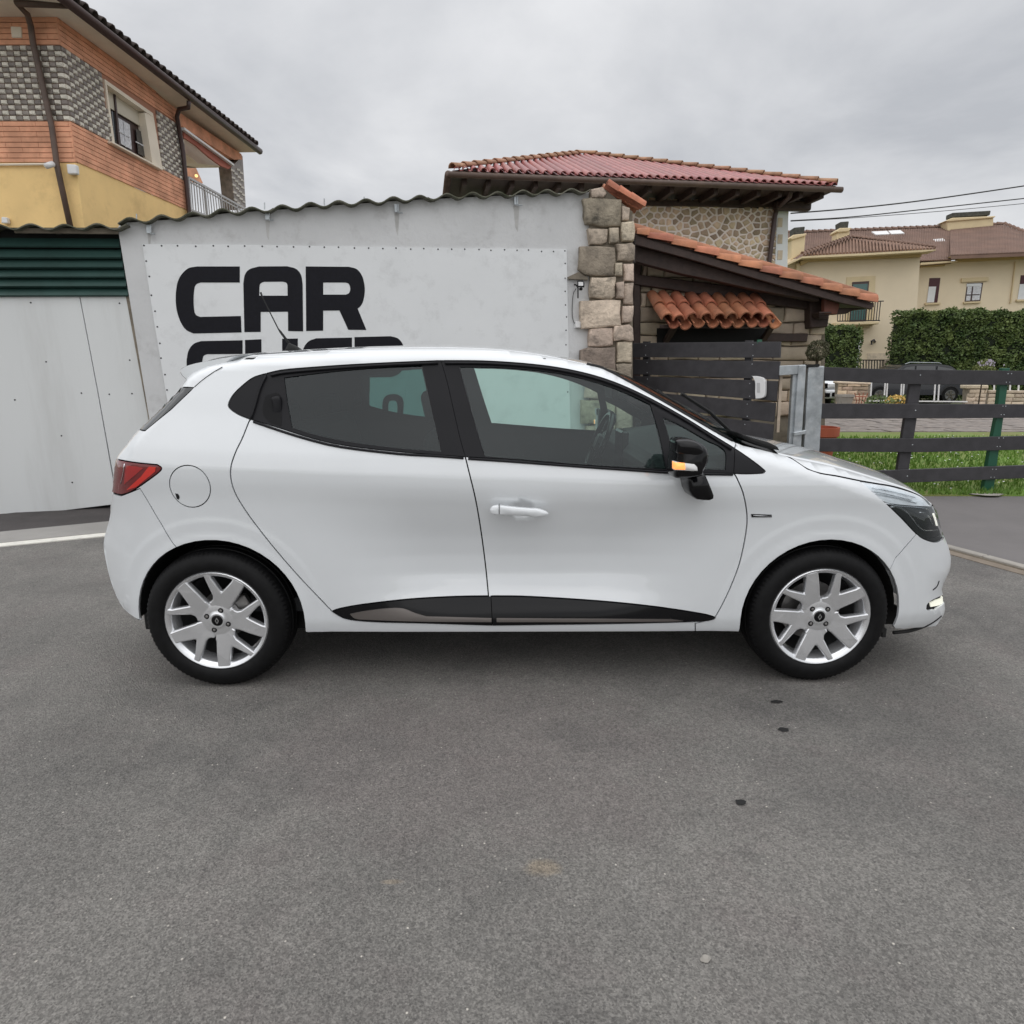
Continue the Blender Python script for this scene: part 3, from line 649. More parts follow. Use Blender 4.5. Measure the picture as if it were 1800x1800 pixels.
CH_R = cs(curve([(616, 1078), (640, 1073), (680, 1068), (708, 1068), (730, 1076), (750, 1082)], [(750, 1082), (864, 1085)], [(864, 1085), (864, 1092)], [(864, 1092), (740, 1091), (650, 1088), (626, 1086), (616, 1078)])[:-1])
CH_F = cs([(873, 1085), (1050, 1086), (1180, 1087), (1200, 1090), (1180, 1091), (1050, 1092), (873, 1092)])
sub('trim_strip', CH_R, [], mat('brushed_strip', (.22, .20, .19), .3, metal=.8), rear_door, off=-.011, gap=0); sub('trim_strip', CH_F, [], bpy.data.materials['brushed_strip'], front_door, off=-.011, gap=0)
# raised window frame lines (upper seal and waist seal)
def ridge(name, px, r, m, parent, yoff=-.003, n=6, both=True):
    pts = []
    for q in cs(smooth(px, 3)):
        y = float(S(np.array([q[0]]), np.array([q[1]]))[0]); pts.append((q[0], y+yoff, q[1]))
    V, F = tubeVF(pts, r, n); o = mk(name, V, F, m, parent, smooth=True, local=True)
    if both: MIRROR.append(o)
    return o
ridge('window_seal', [(446, 741), (490, 756), (540, 771.5), (600, 785.5), (700, 797.5), (760, 801), (815, 805)], .0055, M['black_trim'], rear_door)
ridge('window_seal', [(823, 806), (900, 811), (1000, 818.5), (1100, 825.5), (1200, 832), (1288, 834)], .0055, M['black_trim'], front_door)
ridge('window_seal', [(476, 660), (500, 655), (560, 649.5), (620, 645), (700, 640.5), (770, 638)], .005, M['black_trim'], rear_door)
ridge('window_seal', [(782, 638), (860, 639), (950, 646), (1020, 658), (1080, 676), (1140, 703), (1200, 736), (1250, 767), (1286, 790)], .005, M['black_trim'], front_door)
ridge('quarter_divider', [(468, 660), (457, 684), (449, 712), (441, 737)], .004, M['black_trim'], body)
# rear door: recess and handle in the black frame
REC = cs(curve([(466, 697), (474, 693), (492, 695), (494, 745), (486, 746), (474, 742), (463, 730), (462, 715), (466, 697)])[:-1])
sub('handle_recess', REC, [], M['gap'], rear_door, off=.0025, gap=0)
def puffy(name, poly, y0, y1, m, parent, power=2.5, layers=8, k=.5, both=True, sub_=0):
    """rounded solid: local (x,z) outline carried from depth y0 to y1, shrinking to both ends"""
    poly = resample(poly, .012); c = np.mean(poly, 0); V = []; F = []; n = len(poly)
    for i in range(layers+1):
        t = -1+2*i/layers; s = (1-abs(t)**power)**(1/power) if abs(t) < 1 else 0; s = k+(1-k)*s
        V += [(c[0]+(p[0]-c[0])*s, y0+(y1-y0)*(t+1)/2, c[1]+(p[1]-c[1])*s) for p in poly]
    for i in range(layers):
        F += [(i*n+j, i*n+(j+1) % n, (i+1)*n+(j+1) % n, (i+1)*n+j) for j in range(n)]
    F += [tuple(range(n)), tuple(range(layers*n, layers*n+n))]
    o = mk(name, V, F, m, parent, smooth=True, local=True)
    if both: MIRROR.append(o)
    return o
HR = [cl(u, v, .10) for u, v in curve([(478, 698), (490, 696), (495, 705), (497, 735), (494, 746), (486, 745), (478, 738), (481, 715), (478, 698)])[:-1]]
puffy('door_handle', HR, .087, .115, M['black_trim'], rear_door, k=.8)
HF = [cl(u, v, .0) for u, v in curve([(861, 894), (866, 887.5), (878, 886), (900, 888.5), (930, 891), (945, 892), (958, 896), (964, 901), (958, 905.5), (944, 906.5), (925, 904), (895, 903), (870, 902.5), (863, 900), (861, 894)])[:-1]]
puffy('door_handle', HF, -.035, -.002, M['paint'], front_door, k=.72)
mk('handle_joint', *barVF((cl(877.5, 885.5, -.03)[0], -.029, cl(877, 886, -.03)[1]), (cl(877.5, 903, -.03)[0], -.029, cl(877, 903, -.03)[1]), .0025, .016, up=(0, 1, 0)), M['gap'], front_door, local=True)
# ---- front corner: lamp, bumper details
g = side_geo([WHOLE, shrink(HEAD, .002)], [], .02, .012, .02)
a = Acc(); a.add(*g); hl = a.build('headlight', M['lamp_grey']); MIRROR.append(hl)
HUP = cs(curve([(1514, 849), (1535, 868), (1556, 884), (1580, 889), (1615, 892), (1642, 893)]))+[(3.4, .78), (3.3, .80)]+_h0[::-1]
sub('lamp_reflector', HUP, [], M['lamp_white'], hl, off=.012, gap=.004)
ridge('lamp_edge', [(1557, 885), (1585, 891), (1615, 893), (1636, 896)], .0035, M['chrome'], hl, .010)
ridge('lamp_bezel', [(1568, 892), (1583, 893), (1596, 900), (1608, 914), (1618, 927), (1630, 934), (1652, 933)], .0028, M['chrome'], hl, .012)
ridge('lamp_bezel', [(1619, 902), (1628, 903), (1637, 912), (1643, 924)], .003, M['chrome'], hl, .012)
ridge('day_light', [(1644, 904), (1648, 914), (1651, 925)], .004, M['white_lit'], hl, .012)
ridge('lamp_rib', [(1613, 941), (1625, 946), (1640, 947), (1657, 943)], .0022, M['black_gloss'], hl, .012)
for dv, u0 in ((0, 1530), (5, 1538), (-5, 1536)):
    ridge('lamp_flute', [(u0, 860+dv+3), (u0+35, 866+dv+4), (u0+75, 876+dv+4)], .0018, M['chrome'], hl, .008)
lens = sub('lamp_lens', HEAD, [], M['glass_clear'], hl, off=.0, rim=0, gap=.003)
FOG = cs(curve([(1628, 1070), (1630, 1062), (1640, 1054), (1657, 1047), (1668, 1044)], [(1668, 1044), (1668, 1056)], [(1668, 1056), (1652, 1067), (1638, 1073), (1631, 1073), (1628, 1070)])[:-1])
g1 = side_geo([WHOLE, shrink(F_BUMP, GAPW*.6)], [HEAD, HOOD, FENDER, FOG], 0, .012, .02)
FOGm = panel('fog_recess', [FOG], m=M['gap'], off=.02, gap=-.002)
FL = cs([(1637, 1061), (1648, 1056), (1668, 1052), (1668, 1060), (1650, 1066), (1638, 1068)])
sub('fog_light', FL, [], mat('fog_lit', (.85, .85, .72), .3, emit=.45), FOGm, off=.008, gap=0)
LIP = cs([(1570, 1113), (1600, 1109), (1630, 1099), (1650, 1086), (1662, 1078)])
ridge('bumper_lip', [(1572, 1113), (1600, 1110), (1625, 1102), (1643, 1092), (1655, 1083)], .008, M['black_matte'], car, .006)
ridge('bumper_crease', [(1651, 1021), (1647, 1031), (1640, 1037)], .0028, M['gap'], car, -.0005)
ridge('wheel_arch_reflector', [(1584.5, 1058), (1584.5, 1069)], .004, M['white_plastic'], car, .02)
# rear lamp
tl = panel('tail_light', [TAIL], m=M['dark_red_lens'], off=.0, gap=.003)
TL2 = cs([(222, 862), (248, 838), (262, 820), (274, 821), (273, 829), (262, 838), (240, 856)])
sub('lamp_segment', TL2, [], M['red_lens'], tl, off=-.002, gap=0)
TL3 = cs([(223, 818), (240, 820), (252, 823), (232, 840), (218, 852)])
sub('lamp_segment', TL3, [], mat('red_lens_mid', (.36, .02, .02), .15, coat=1), tl, off=-.002, gap=0)
ridge('lamp_line', [(219, 815), (216, 835), (212, 850)], .002, M['chrome'], tl, -.001)
# ---- caps across the car
def cap(r0, r1, nv=26, p=2.2, off=0.0):
    rows = RSA[int(r0*KR):int(r1*KR)+1]; V = []; n = len(rows); pos = []
    for r in rows:
        for j in range(nv+1):
            t = 2*j/nv; v = t if t <= 1 else 2-t; y = r[2]+(CW/2-r[2])*v
            if t > 1: y = CW-y
            f = 1-(1-v)**p; pos.append((r[0]+(r[4]-r[0])*f, y, r[1]+(r[5]-r[1])*f))
    P = np.array(pos).reshape(n, nv+1, 3)
    du = np.gradient(P, axis=0); dv = np.gradient(P, axis=1); Nn = np.cross(du, dv); Nn /= np.linalg.norm(Nn, axis=2)[:, :, None]+1e-12
    for j in (0, nv):  # meet the side surface
        s = -1 if j == 0 else 1
        for i in range(n): q = Nn[i, j]+np.array([0, s*.9, 0]); Nn[i, j] = q/np.linalg.norm(q)
    P = P-Nn*off; F = [(i*(nv+1)+j, (i+1)*(nv+1)+j, (i+1)*(nv+1)+j+1, i*(nv+1)+j+1) for i in range(n-1) for j in range(nv)]
    return P.reshape(-1, 3).tolist(), F, Nn.reshape(-1, 3).tolist()
def whole(name, sides, caps, m, p=2.2):
    a = Acc()
    for g in sides: a.add(*g); a.add(*g, mir=True)
    for c in caps: a.add(*cap(*c))
    return a.build(name, m)
whole('rear_bumper', [side_geo([WHOLE, shrink(R_BUMP, GAPW*.5)], [TAIL], 0, .012, .02)], [(0, 6.5)], M['paint'])
tg = whole('tailgate', [], [(6.55, 11)], M['paint'])
rg = whole('rear_window', [side_geo([WHOLE, shrink(R_GLASS, .002)], [], .003, .01, .03)], [(11, 13.2, 26, 2.2, .004)], M['glass_dark'])
whole('roof', [], [(13.2, 20)], M['paint'])
whole('windscreen', [], [(20, 23.2, 26, 2.2, .004)], M['glass_front'])
cw = whole('cowl', [], [(23.0, 24.9, 26, 2.2, .012)], M['black_matte'])
whole('hood', [side_geo([WHOLE, shrink(HOOD, GAPW)], [], 0, .012, .02)], [(24.6, 31)], M['paint'])
fb = whole('front_bumper', [g1], [(33.2, 39)], M['paint'])
gr_ = whole('grille', [], [(31, 33.2, 26, 2.2, .02)], M['black_gloss'])
# hood seam over the fender is the panel gap; dark liner beneath every gap
lin = side_geo([WHOLE], [shrink(q, .004) for q in WINS], .016, 0, .03); a = Acc(); a.add(*lin); o = a.build('inner_panel', M['gap']); MIRROR.append(o)
# wipers and cowl rim seen over the near fender
cwp = [cl(u, v, .12) for u, v in ((1296, 760), (1325, 770), (1350, 777), (1366, 785), (1370, 792), (1350, 789), (1322, 779), (1303, 769))]
puffy('cowl_end', cwp, .10, .30, M['black_matte'], cw, k=.9)
for k_ in range(2):
    V, F = tubeVF([(2.32-k_*.05, .45+k_*.45, 1.045), (2.14, .30+k_*.45, 1.17), (2.0, .26+k_*.45, 1.25)], .008, 6); mk('wiper', V, F, M['black_matte'], car, local=True)
rr_e = [tuple(RSA[int(k)]) for k in range(20*KR, int(23.4*KR), 3)]
for s_ in (0, 1):
    V, F = tubeVF([(r[0], r[2]+.004 if not s_ else CW-r[2]-.004, r[1]+.002) for r in rr_e], .009, 6); mk('windscreen_seal', V, F, M['black_matte'], car, smooth=True, local=True)
# spoiler
SPx = curve([(330, 669), (321, 660), (318.5, 653), (324, 646), (345, 639), (380, 632), (420, 625)], [(420, 625), (391, 646)], [(391, 646), (341, 681)], [(341, 681), (330, 669)])[:-1]
spo = [cl(u, v, .20) for u, v in SPx]; n = len(spo); V = []; F = []
ys = [.185, .192, .22, .45, .865]; ys = ys+[CW-y for y in ys[::-1][1:]]
for y in ys:
    e = abs(y-CW/2)/(CW/2-.185); back = .075*(1-e**3); s = 1-.10*max(0, (e-.985)/.015); c = np.mean(spo, 0)
    for p in spo:
        wgt = min(1, max(0, (.02-p[0])/.15)); V.append((c[0]+(p[0]-c[0])*s-back*wgt, y, c[1]+(p[1]-c[1])*s+.022*(1-e**2)))
for i in range(len(ys)-1): F += [(i*n+j, i*n+(j+1) % n, (i+1)*n+(j+1) % n, (i+1)*n+j) for j in range(n)]
F += [tuple(range(n)), tuple(range((len(ys)-1)*n, len(ys)*n))]
sp_o = mk('spoiler', V, F, M['paint'], car, smooth=True, local=True); sp_o.data.set_sharp_from_angle(angle=radians(35))
ridge('panel_seam', [(342, 680), (356, 668), (374, 655), (391, 645)], .0016, M['gap'], car, -.0006)
fq = cs([(308, 867), (313, 868), (316, 873), (315, 878), (311, 877)])
panel('flap_notch', [fq], m=M['gap'], off=-.001, gap=0, rim=0, step=.05, both=False)
# third brake lamp hump and antenna
AB = cl(519, 613, .865); AT = cl(458, 514, .865)
an = mk('antenna', *tubeVF([(AB[0]-.005, .865, AB[1]-.01), (AB[0]-.07, .865, AB[1]+.085), (AB[0]-.08, .865, AB[1]+.10), (AT[0]+.01, .865, AT[1]-.03), (AT[0], .865, AT[1])], .004, 6, radii=[.008, .006, .0032, .003, .0055]), M['black_matte'], car, smooth=True, local=True)
puffy('antenna_base', [(AB[0]-.055, AB[1]-.012), (AB[0]+.05, AB[1]-.015), (AB[0]+.01, AB[1]+.012), (AB[0]-.03, AB[1]+.03)], .845, .885, M['black_matte'], an, k=.5, both=False)
# badge on the fender
bq = cs([(1320, 903.5), (1356, 904.5), (1356, 909), (1321, 909)])
bd = panel('badge', [bq], m=M['black_gloss'], off=-.003, gap=0, step=.05)
ridge('badge_edge', [(1323, 906), (1354, 907)], .0014, M['chrome'], bd, -.004)
# ---- door mirror
mp = lambda L, y: [cl(1100+a/6, 700+b/6, y) for a, b in L]
arm = puffy('door_mirror', mp([(600, 800), (620, 775), (700, 745), (780, 770), (805, 830), (835, 900), (870, 990), (866, 1028), (830, 1046), (760, 1044), (690, 1035), (640, 1000), (608, 940), (596, 860)], -.02), -.11, .075, M['black_gloss'], car, k=.86)
head_o = mp(curve([(492, 470), (505, 432), (540, 414), (620, 416), (700, 436), (765, 470), (808, 515), (826, 570), (822, 640), (800, 700), (775, 745), (764, 790), (700, 812), (560, 822), (472, 806), (478, 640), (492, 470)])[:-1], -.12)
puffy('mirror_shell', head_o, -.20, -.045, M['black_gloss'], arm, k=.75, power=3)
capo = mp(curve([(500, 470), (512, 440), (560, 428), (640, 432), (720, 455), (780, 500), (800, 545), (785, 575), (730, 590), (640, 585), (560, 580), (505, 560), (500, 470)])[:-1], -.16)
puffy('mirror_cap', capo, -.208, -.09, M['black_gloss'], arm, k=.8, power=3)
ind = mp([(508, 668), (560, 672), (640, 680), (720, 690), (752, 725), (758, 765), (700, 766), (508, 756)], -.19)
puffy('indicator_lens', ind, -.206, -.15, M['white_plastic'], arm, k=.85)
ind2 = mp([(512, 674), (580, 678), (622, 682), (628, 756), (512, 752)], -.2)
puffy('indicator_lamp', ind2, -.210, -.16, M['amber'], arm, k=.85)
# ---- wheels
def lathe(profile, n=64, c=(0, 0, 0)):
    V = []; F = []; k = len(profile)
    for i in range(n):
        a = 2*pi*i/n; V += [(c[0]+r*cos(a), c[1]+y, c[2]+r*sin(a)) for r, y in profile]
    for i in range(n): F += [(i*k+j, i*k+j+1, ((i+1) % n)*k+j+1, ((i+1) % n)*k+j) for j in range(k-1)]
    return V, F
RT = .308; RW = .218
def blade(r0, a0, r1, a1, w0, w1, y0, y1, th):
    p0 = Vector((r0*cos(a0), 0, r0*sin(a0))); p1 = Vector((r1*cos(a1), 0, r1*sin(a1))); d = (p1-p0).normalized(); s = Vector((-d.z, 0, d.x))
    V = []
    for dp, yy in ((0, 0), (th, 0)):
        for p, w, y in ((p0, w0, y0), (p1, w1, y1)):
            for q in (-1, 1):
                V.append(p+s*w*q*(.5 if dp == 0 else .62)+Vector((0, y+dp, 0)))
    return V, [(0, 2, 3, 1), (4, 5, 7, 6), (0, 4, 6, 2), (1, 3, 7, 5), (0, 1, 5, 4), (2, 6, 7, 3)]
def wheel(cx, a0, drum):
    pr_ = [(.200, .012), (.208, .004), (.215, .002), (.220, .007), (.219, .016), (.205, .020), (.198, .03), (.188, .10), (.185, .16), (.196, .19), (.214, .20)]
    V, F = lathe(pr_); w = mk('wheel', V, F, M['alloy'], car, smooth=True, local=True); w.location = (cx, .02, .305); w.data.set_sharp_from_angle(angle=radians(40))
    ty = [(.218, .012), (.221, .004), (.228, -.001), (.240, -.006), (.262, -.006), (.280, .000), (.292, .008), (.300, .018), (.3045, .028), (.308, .045), (.3075, .050), (.303, .052), (.303, .058), (.309, .060), (.310, .09), (.304, .092), (.304, .1), (.310, .102), (.310, .14), (.303, .145), (.303, .152), (.308, .155), (.300, .185), (.285, .2), (.25, .206), (.214, .2)]
    V, F = lathe(ty, 180); kp_ = len(ty)
    for i_ in range(0, 180, 2):
        for j_ in (6, 7, 8):
            q_ = V[i_*kp_+j_]; V[i_*kp_+j_] = (q_[0]*.988, q_[1]+.0015, q_[2]*.988)
    V = [(x, y, z if z > -.305 else -.305+(z+.305)*.1) for x, y, z in V]
    t = mk('tyre', V, F, M['rubber'], w, smooth=True, local=True); t.data.set_sharp_from_angle(angle=radians(38))
    mk('barrel', *lathe([(.186, .08), (.150, .15), (.05, .16), (0, .16)], 48), M['black_matte'], w, smooth=True, local=True)
    dsc = mk('brake_disc', *lathe([(.0, .105), (.10, .105), (.101, .10), (.132 if not drum else .105, .10), (.132 if not drum else .105, .12), (0, .125)], 48), M['steel'], w, smooth=True, local=True); dsc.data.set_sharp_from_angle(angle=radians(30))
    for k in range(5):
        aw = a0+k*2*pi/5; at = aw+radians(38); ar = aw+radians(21)
        D_ = radians; pol = [(.214, -7.8), (.214, 7.2), (.190, 8.4), (.138, 17.0), (.131, 19.5), (.138, 22.0), (.190, 33.2), (.214, 34.5), (.214, 42.5), (.160, 40.5), (.112, 37.0), (.095, 39.5), (.088, 46), (.087, 53), (.060, 55), (.040, 20), (.060, -18), (.090, -15.5), (.097, -13), (.150, -10.2)]
        yy = lambda r: .0035+.0115*max(0, (.214-r)/.12)**1.2
        V = [(r*cos(aw+D_(a)), yy(r), r*sin(aw+D_(a))) for r, a in pol]+[(r*cos(aw+D_(a)), yy(r)+.030, r*sin(aw+D_(a))) for r, a in pol]; n_ = len(pol)
        FF = [tuple(range(n_)), tuple(range(2*n_-1, n_-1, -1))]+[(i, i+n_, (i+1) % n_+n_, (i+1) % n_) for i in range(n_)]
        sp_ = mk('spoke', V, FF, M['alloy'], w, local=True, bevel=.006, seg=2)
    hub = mk('hub', *lathe([(0, .012), (.030, .012), (.033, .0145), (.046, .016), (.060, .0165), (.076, .020), (.082, .028), (.082, .06)], 40), M['alloy'], w, smooth=True, local=True); hub.data.set_sharp_from_angle(angle=radians(35))
    for k in range(4):
        a = a0+radians(10)+k*pi/2; c = Vector((.047*cos(a), 0, .047*sin(a)))
        mk('lug_recess', *lathe([(0, .0148), (.0095, .0148), (.0115, .0152), (.0115, .02)], 16, c), M['gap'], w, local=True)
        mk('lug_nut', *lathe([(0, .011), (.005, .0115), (.006, .013), (.006, .03)], 6, c), M['steel'], w, local=True)
    cc = mk('centre_cap', *lathe([(0, .0100), (.020, .0105), (.0245, .012), (.026, .0145), (.026, .03)], 32), M['black_gloss'], w, smooth=True, local=True)
    # diamond ring emblem
    mb = MB()
    o_, i_ = (.0085, .0145), (.0045, .0085)
    P = [(o_[0], 0), (0, o_[1]), (-o_[0], 0), (0, -o_[1])]; Q = [(i_[0], 0), (0, i_[1]), (-i_[0], 0), (0, -i_[1])]
    V = [(x, .0085, z) for x, z in P+Q]+[(x, .0115, z) for x, z in P+Q]
    F = [(j, (j+1) % 4, (j+1) % 4+4, j+4) for j in range(4)]+[(j, (j+1) % 4, (j+1) % 4+8, j+8) for j in range(4)]+[(j+4, (j+1) % 4+4, (j+1) % 4+12, j+12) for j in range(4)]
    mk('emblem', V, F, M['chrome'], w, local=True)
    return w
w1 = wheel(0.0, radians(58), True); w2 = wheel(WBASE, radians(34), False)
MIRROR += [w1, w2]
# caliper glimpsed behind the rear spokes
mk('caliper', *[boxV((.085, .085, .045), (.03, 0, .02), (0, .02, 0), (-.018, 0, .032)), BF], M['steel'], w1, local=True, bevel=.006)
# wheel housings and underside
for cx, r, x0, x1 in ((.017, AR, -.34, .38), (WBASE, AF, 2.25, 2.95)):
    V, F = lathe([(r+.004, .085), (r+.006, .30), (r-.02, .38), (0, .38)], 40, (cx, 0, .305)); keep = [f for f in F if all(V[i][2] > .25 for i in f)]
    o = mk('wheel_arch_liner', V, keep, M['black_matte'], car, local=True); MIRROR.append(o)
mk('underbody', *[boxV((1.32, CW/2, .225), (1.75, 0, 0), (0, .62, 0), (0, 0, .045)), BF], M['black_matte'], car, local=True)
mk('floor_pan', *[boxV((1.32, CW/2, .26), (.90, 0, 0), (0, .80, 0), (0, 0, .02)), BF], M['black_matte'], car, local=True)
mk('mud_flap', *[boxV((2.905, .11, .215), (.008, 0, .0), (0, .05, 0), (0, 0, .02)), BF], M['black_matte'], car, local=True)
# ---- interior
inn = mk('interior_floor', *[boxV((1.2, CW/2, .34), (1.1, 0, 0), (0, .74, 0), (0, 0, .03)), BF], M['seat'], car, local=True)
def seatm(x, y, back=0):
    o = mk('seat', *[boxV((x+.05, y, .50), (.26, 0, .03), (0, .24, 0), (-.01, 0, .09)), BF], M['seat'], car, local=True, bevel=.05, seg=3)
    mk('seat_back', *[boxV((x-.26, y, .80), (.07, 0, .02), (0, .235, 0), (-.09, 0, .29)), BF], M['seat'], o, local=True, bevel=.05, seg=3)
    mk('headrest', *[boxV((x-.37, y, 1.19), (.045, 0, .01), (0, .12, 0), (-.015, 0, .075)), BF], M['seat'], o, local=True, bevel=.035, seg=3)
seatm(1.28, .44); seatm(1.28, 1.29)
rb = mk('rear_seat', *[boxV((.62, CW/2, .52), (.26, 0, 0), (0, .62, 0), (0, 0, .10)), BF], M['seat'], car, local=True, bevel=.05, seg=3)
mk('seat_back', *[boxV((.30, CW/2, .82), (.09, 0, .02), (0, .60, 0), (-.09, 0, .28)), BF], M['seat'], rb, local=True, bevel=.05, seg=3)
for y in (.47, 1.26): mk('headrest', *[boxV((.20, y, 1.13), (.05, 0, 0), (0, .13, 0), (0, 0, .08)), BF], M['seat'], rb, local=True, bevel=.04, seg=3)
ds = mk('dashboard', *[boxV((2.12, CW/2, .86), (.26, 0, .03), (0, .74, 0), (-.02, 0, .14)), BF], M['dash'], car, local=True, bevel=.06, seg=3)
mk('screen', *[boxV((1.86, CW/2, .92), (.02, 0, 0), (0, .10, 0), (0, 0, .12)), BF], M['black_gloss'], ds, local=True, bevel=.01)
SWc = Vector((1.80, 1.27, .93)); d_, s_, u_ = frame(Vector((-.92, 0, .38)))
pts = [SWc+s_*.18*cos(2*pi*k/32)+u_*.18*sin(2*pi*k/32) for k in range(33)]
sw = mk('steering_wheel', *tubeVF(pts, .016, 8), M['black_gloss'], car, smooth=True, local=True)
for a in (0, pi, -pi/2): mk('wheel_spoke', *barVF(SWc, SWc+(s_*cos(a)+u_*sin(a))*.17, .035, .012), M['chrome'], sw, local=True)
mk('rim_highlight', *tubeVF([SWc-d_*.012+s_*.176*cos(a)+u_*.176*sin(a) for a in [-.5+k*.14 for k in range(13)]], .007, 6), M['chrome'], sw, smooth=True, local=True)  # chrome arc added as a highlight to brighten the steering wheel rim
mk('horn_pad', *[boxV(SWc, d_*.02, s_*.055, u_*.05), BF], M['dash'], sw, local=True, bevel=.012)
mk('rear_view_mirror', *[boxV((1.80, CW/2, 1.24), (.02, 0, 0), (0, .12, 0), (0, 0, .035)), BF], M['black_matte'], car, local=True, bevel=.01)
mk('parcel_shelf', *[boxV((.0, CW/2, 1.0), (.22, 0, 0), (0, .62, 0), (0, 0, .012)), BF], M['seat'], car, local=True)
hd = whole('roof_lining', [], [(14.4, 20, 16, 2.2, .03)], mat('headliner', (.25, .25, .24), .9))
# ---- the far side: mirrored copies of the side parts
def mirror_copy(o, parent):
    c = o.copy(); SC.collection.objects.link(c); c.parent = parent; return c
done = {}
for o in MIRROR:
    if o.parent is car or o.parent is None:
        c = mirror_copy(o, car); c.scale = (1, -1, 1); c.location = (o.location.x, CW-o.location.y, o.location.z); done[o] = c
for o in MIRROR:
    if o.parent in done and o not in done: mirror_copy(o, done[o.parent])
for w in (w1, w2):
    for ch in list(w.children):
        if ch.name.split('.')[0] in ('tyre', 'spoke', 'hub', 'centre_cap', 'brake_disc', 'barrel'): mirror_copy(ch, done[w])
# the far side has no fuel flap
# ================================================================ SHED WITH PAINTED BANNER
PW = Pl(0, 7.255, 1, .25)            # front face of the shed
ROOFL = [(-60, 400), (0, 399), (100, 399), (213, 397), (213, 391), (300, 385), (400, 374), (500, 367), (600, 359), (700, 352), (800, 347), (900, 342), (1000, 338), (1036, 337)]
shed = empty('shed', PW.pt(0, 0), 'low white plastered shed with wavy fibre-cement roof and painted sign wall', 'shed')
slab('wall', PW, [(207, 400)]+[(u, v+1) for u, v in ROOFL[4:]]+[(1036, 700), (1046, 1010), (310, 1010), (264, 745)], 0, .22, M['plaster'], shed)
slab('wall', PW, [(-60, 400), (207, 400), (320, 1010), (-60, 1010)], -.10, .12, M['black_matte'], shed)
slab('pilaster', PW, [(221, 520), (228, 520), (272, 745), (300, 893), (290, 893)], -.03, .05, M['old_mortar'], shed)
# side of the shed going back, and roof
a0, a1 = PW.st(-60, 400, 0)[0], PW.st(1036, 337, 0)[0]
mk('side_wall', *[boxV(PW.pt(a1-.12, 1.42, -2.2), PW.t*.11, PW.n*1.95, Vector((0, 0, 1.42))), BF], M['plaster'], shed)
def sheet(pxs, phase, off0, name='corrugated_sheet', amp=.024, wl=.262, depth=4.0):
    st = [PW.st(u, v, off0) for u, v in pxs]; s0, s1 = st[0][0], st[-1][0]; n = int((s1-s0)/wl*10); V = []; F = []
    xs = [a for a, b in st]; zs = [b for a, b in st]
    for i in range(n+1):
        s = s0+(s1-s0)*i/n; z = float(np.interp(s, xs, zs))+amp*sin(2*pi*(s-phase)/wl)+.006*noise.noise(Vector((s*3, 0, 0))); jo = .012*noise.noise(Vector((s*6, 5, 0)))
        for o, dz in ((off0+jo, 0), (off0+jo, -.011), (-depth, .10-.011), (-depth, .10)): V.append(PW.pt(s, z+dz, o))
    for i in range(n): F += [(4*i+j, 4*i+(j+1) % 4, 4*i+4+(j+1) % 4, 4*i+4+j) for j in range(4)]
    F += [(0, 1, 2, 3), tuple(4*n+j for j in (3, 2, 1, 0))]
    o = mk(name, V, F, M['asbestos'], shed, smooth=True); o.data.set_sharp_from_angle(angle=radians(50)); return o
ph = PW.st(40, 392, .1)[0]
sheet([(-60, 398), (0, 397), (100, 397), (222, 397)], ph, .12, amp=.022)
sheet([(206, 388), (300, 380), (400, 370), (480, 365)], ph, .10)
sheet([(472, 366), (560, 358), (640, 353), (760, 345)], ph+.01, .105)
sheet([(752, 345), (840, 341), (920, 338), (1038, 333)], ph+.02, .10)
slab('fascia', PW, [(25, 401), (207, 401), (207, 411), (25, 409)], .04, .03, M['old_mortar'], shed)
# hook bolts and brackets
for u, v in ((262, 398), (470, 374), (697, 361), (907, 348)):
    p = PW.at(u, v, .07); q = PW.at(u+2, v+13, .07); r = PW.at(u+9, v+14, .07)
    b = mk('roof_bracket', *barVF(PW.at(u-1, v-2, .03), PW.at(u, v+12, .03), .035, .02, up=PW.n), M['galv'], shed)
    mk('bolt', *tubeVF([PW.at(u+3, v-3, .05), PW.at(u+3, v+10, .05), PW.at(u+3, v+13, .05), PW.at(u+11, v+13, .05)], .007, 6), M['galv'], b)
for u, v in ((240, 380), (372, 371), (465, 360), (570, 353), (640, 350)):
    mk('roof_hook', *tubeVF([PW.at(u, v+8, -.1), PW.at(u, v-4, -.1)], .006, 5), M['galv'], shed)
for u, v, w_, h_ in ((470, 388, 9, 34), (697, 375, 10, 40), (907, 362, 12, 46), (262, 410, 7, 30)):
    slab('rust_run', PW, [(u-w_*.4, v), (u+w_*.5, v), (u+w_*.25, v+h_), (u-w_*.1, v+h_*.8)], .0012, .001, M['stain'], shed)
# louvre above the door
y0 = [416, 436, 453.5, 470.5, 487, 503.5]; y1 = [418, 437, 454, 471, 487.5, 503.5]
for i in range(6):
    a, b = y0[i], y0[i]+16; c, d = y1[i], y1[i]+15.5; xr = 208+i*3.0
    pts = [(-60, a), (xr, c), (xr+2.5, d), (-60, b)]
    st = [PW.st(u, v, -.02) for u, v in pts]
    V = [PW.pt(st[0][0], st[0][1], -.06), PW.pt(st[1][0], st[1][1], -.06), PW.pt(st[2][0], st[2][1], .0), PW.pt(st[3][0], st[3][1], .0)]
    V += [v+Vector((0, 0, -.012))-PW.n*.015 for v in V]
    mk('louvre_slat', V, BF_from4, M['green_metal'], shed)
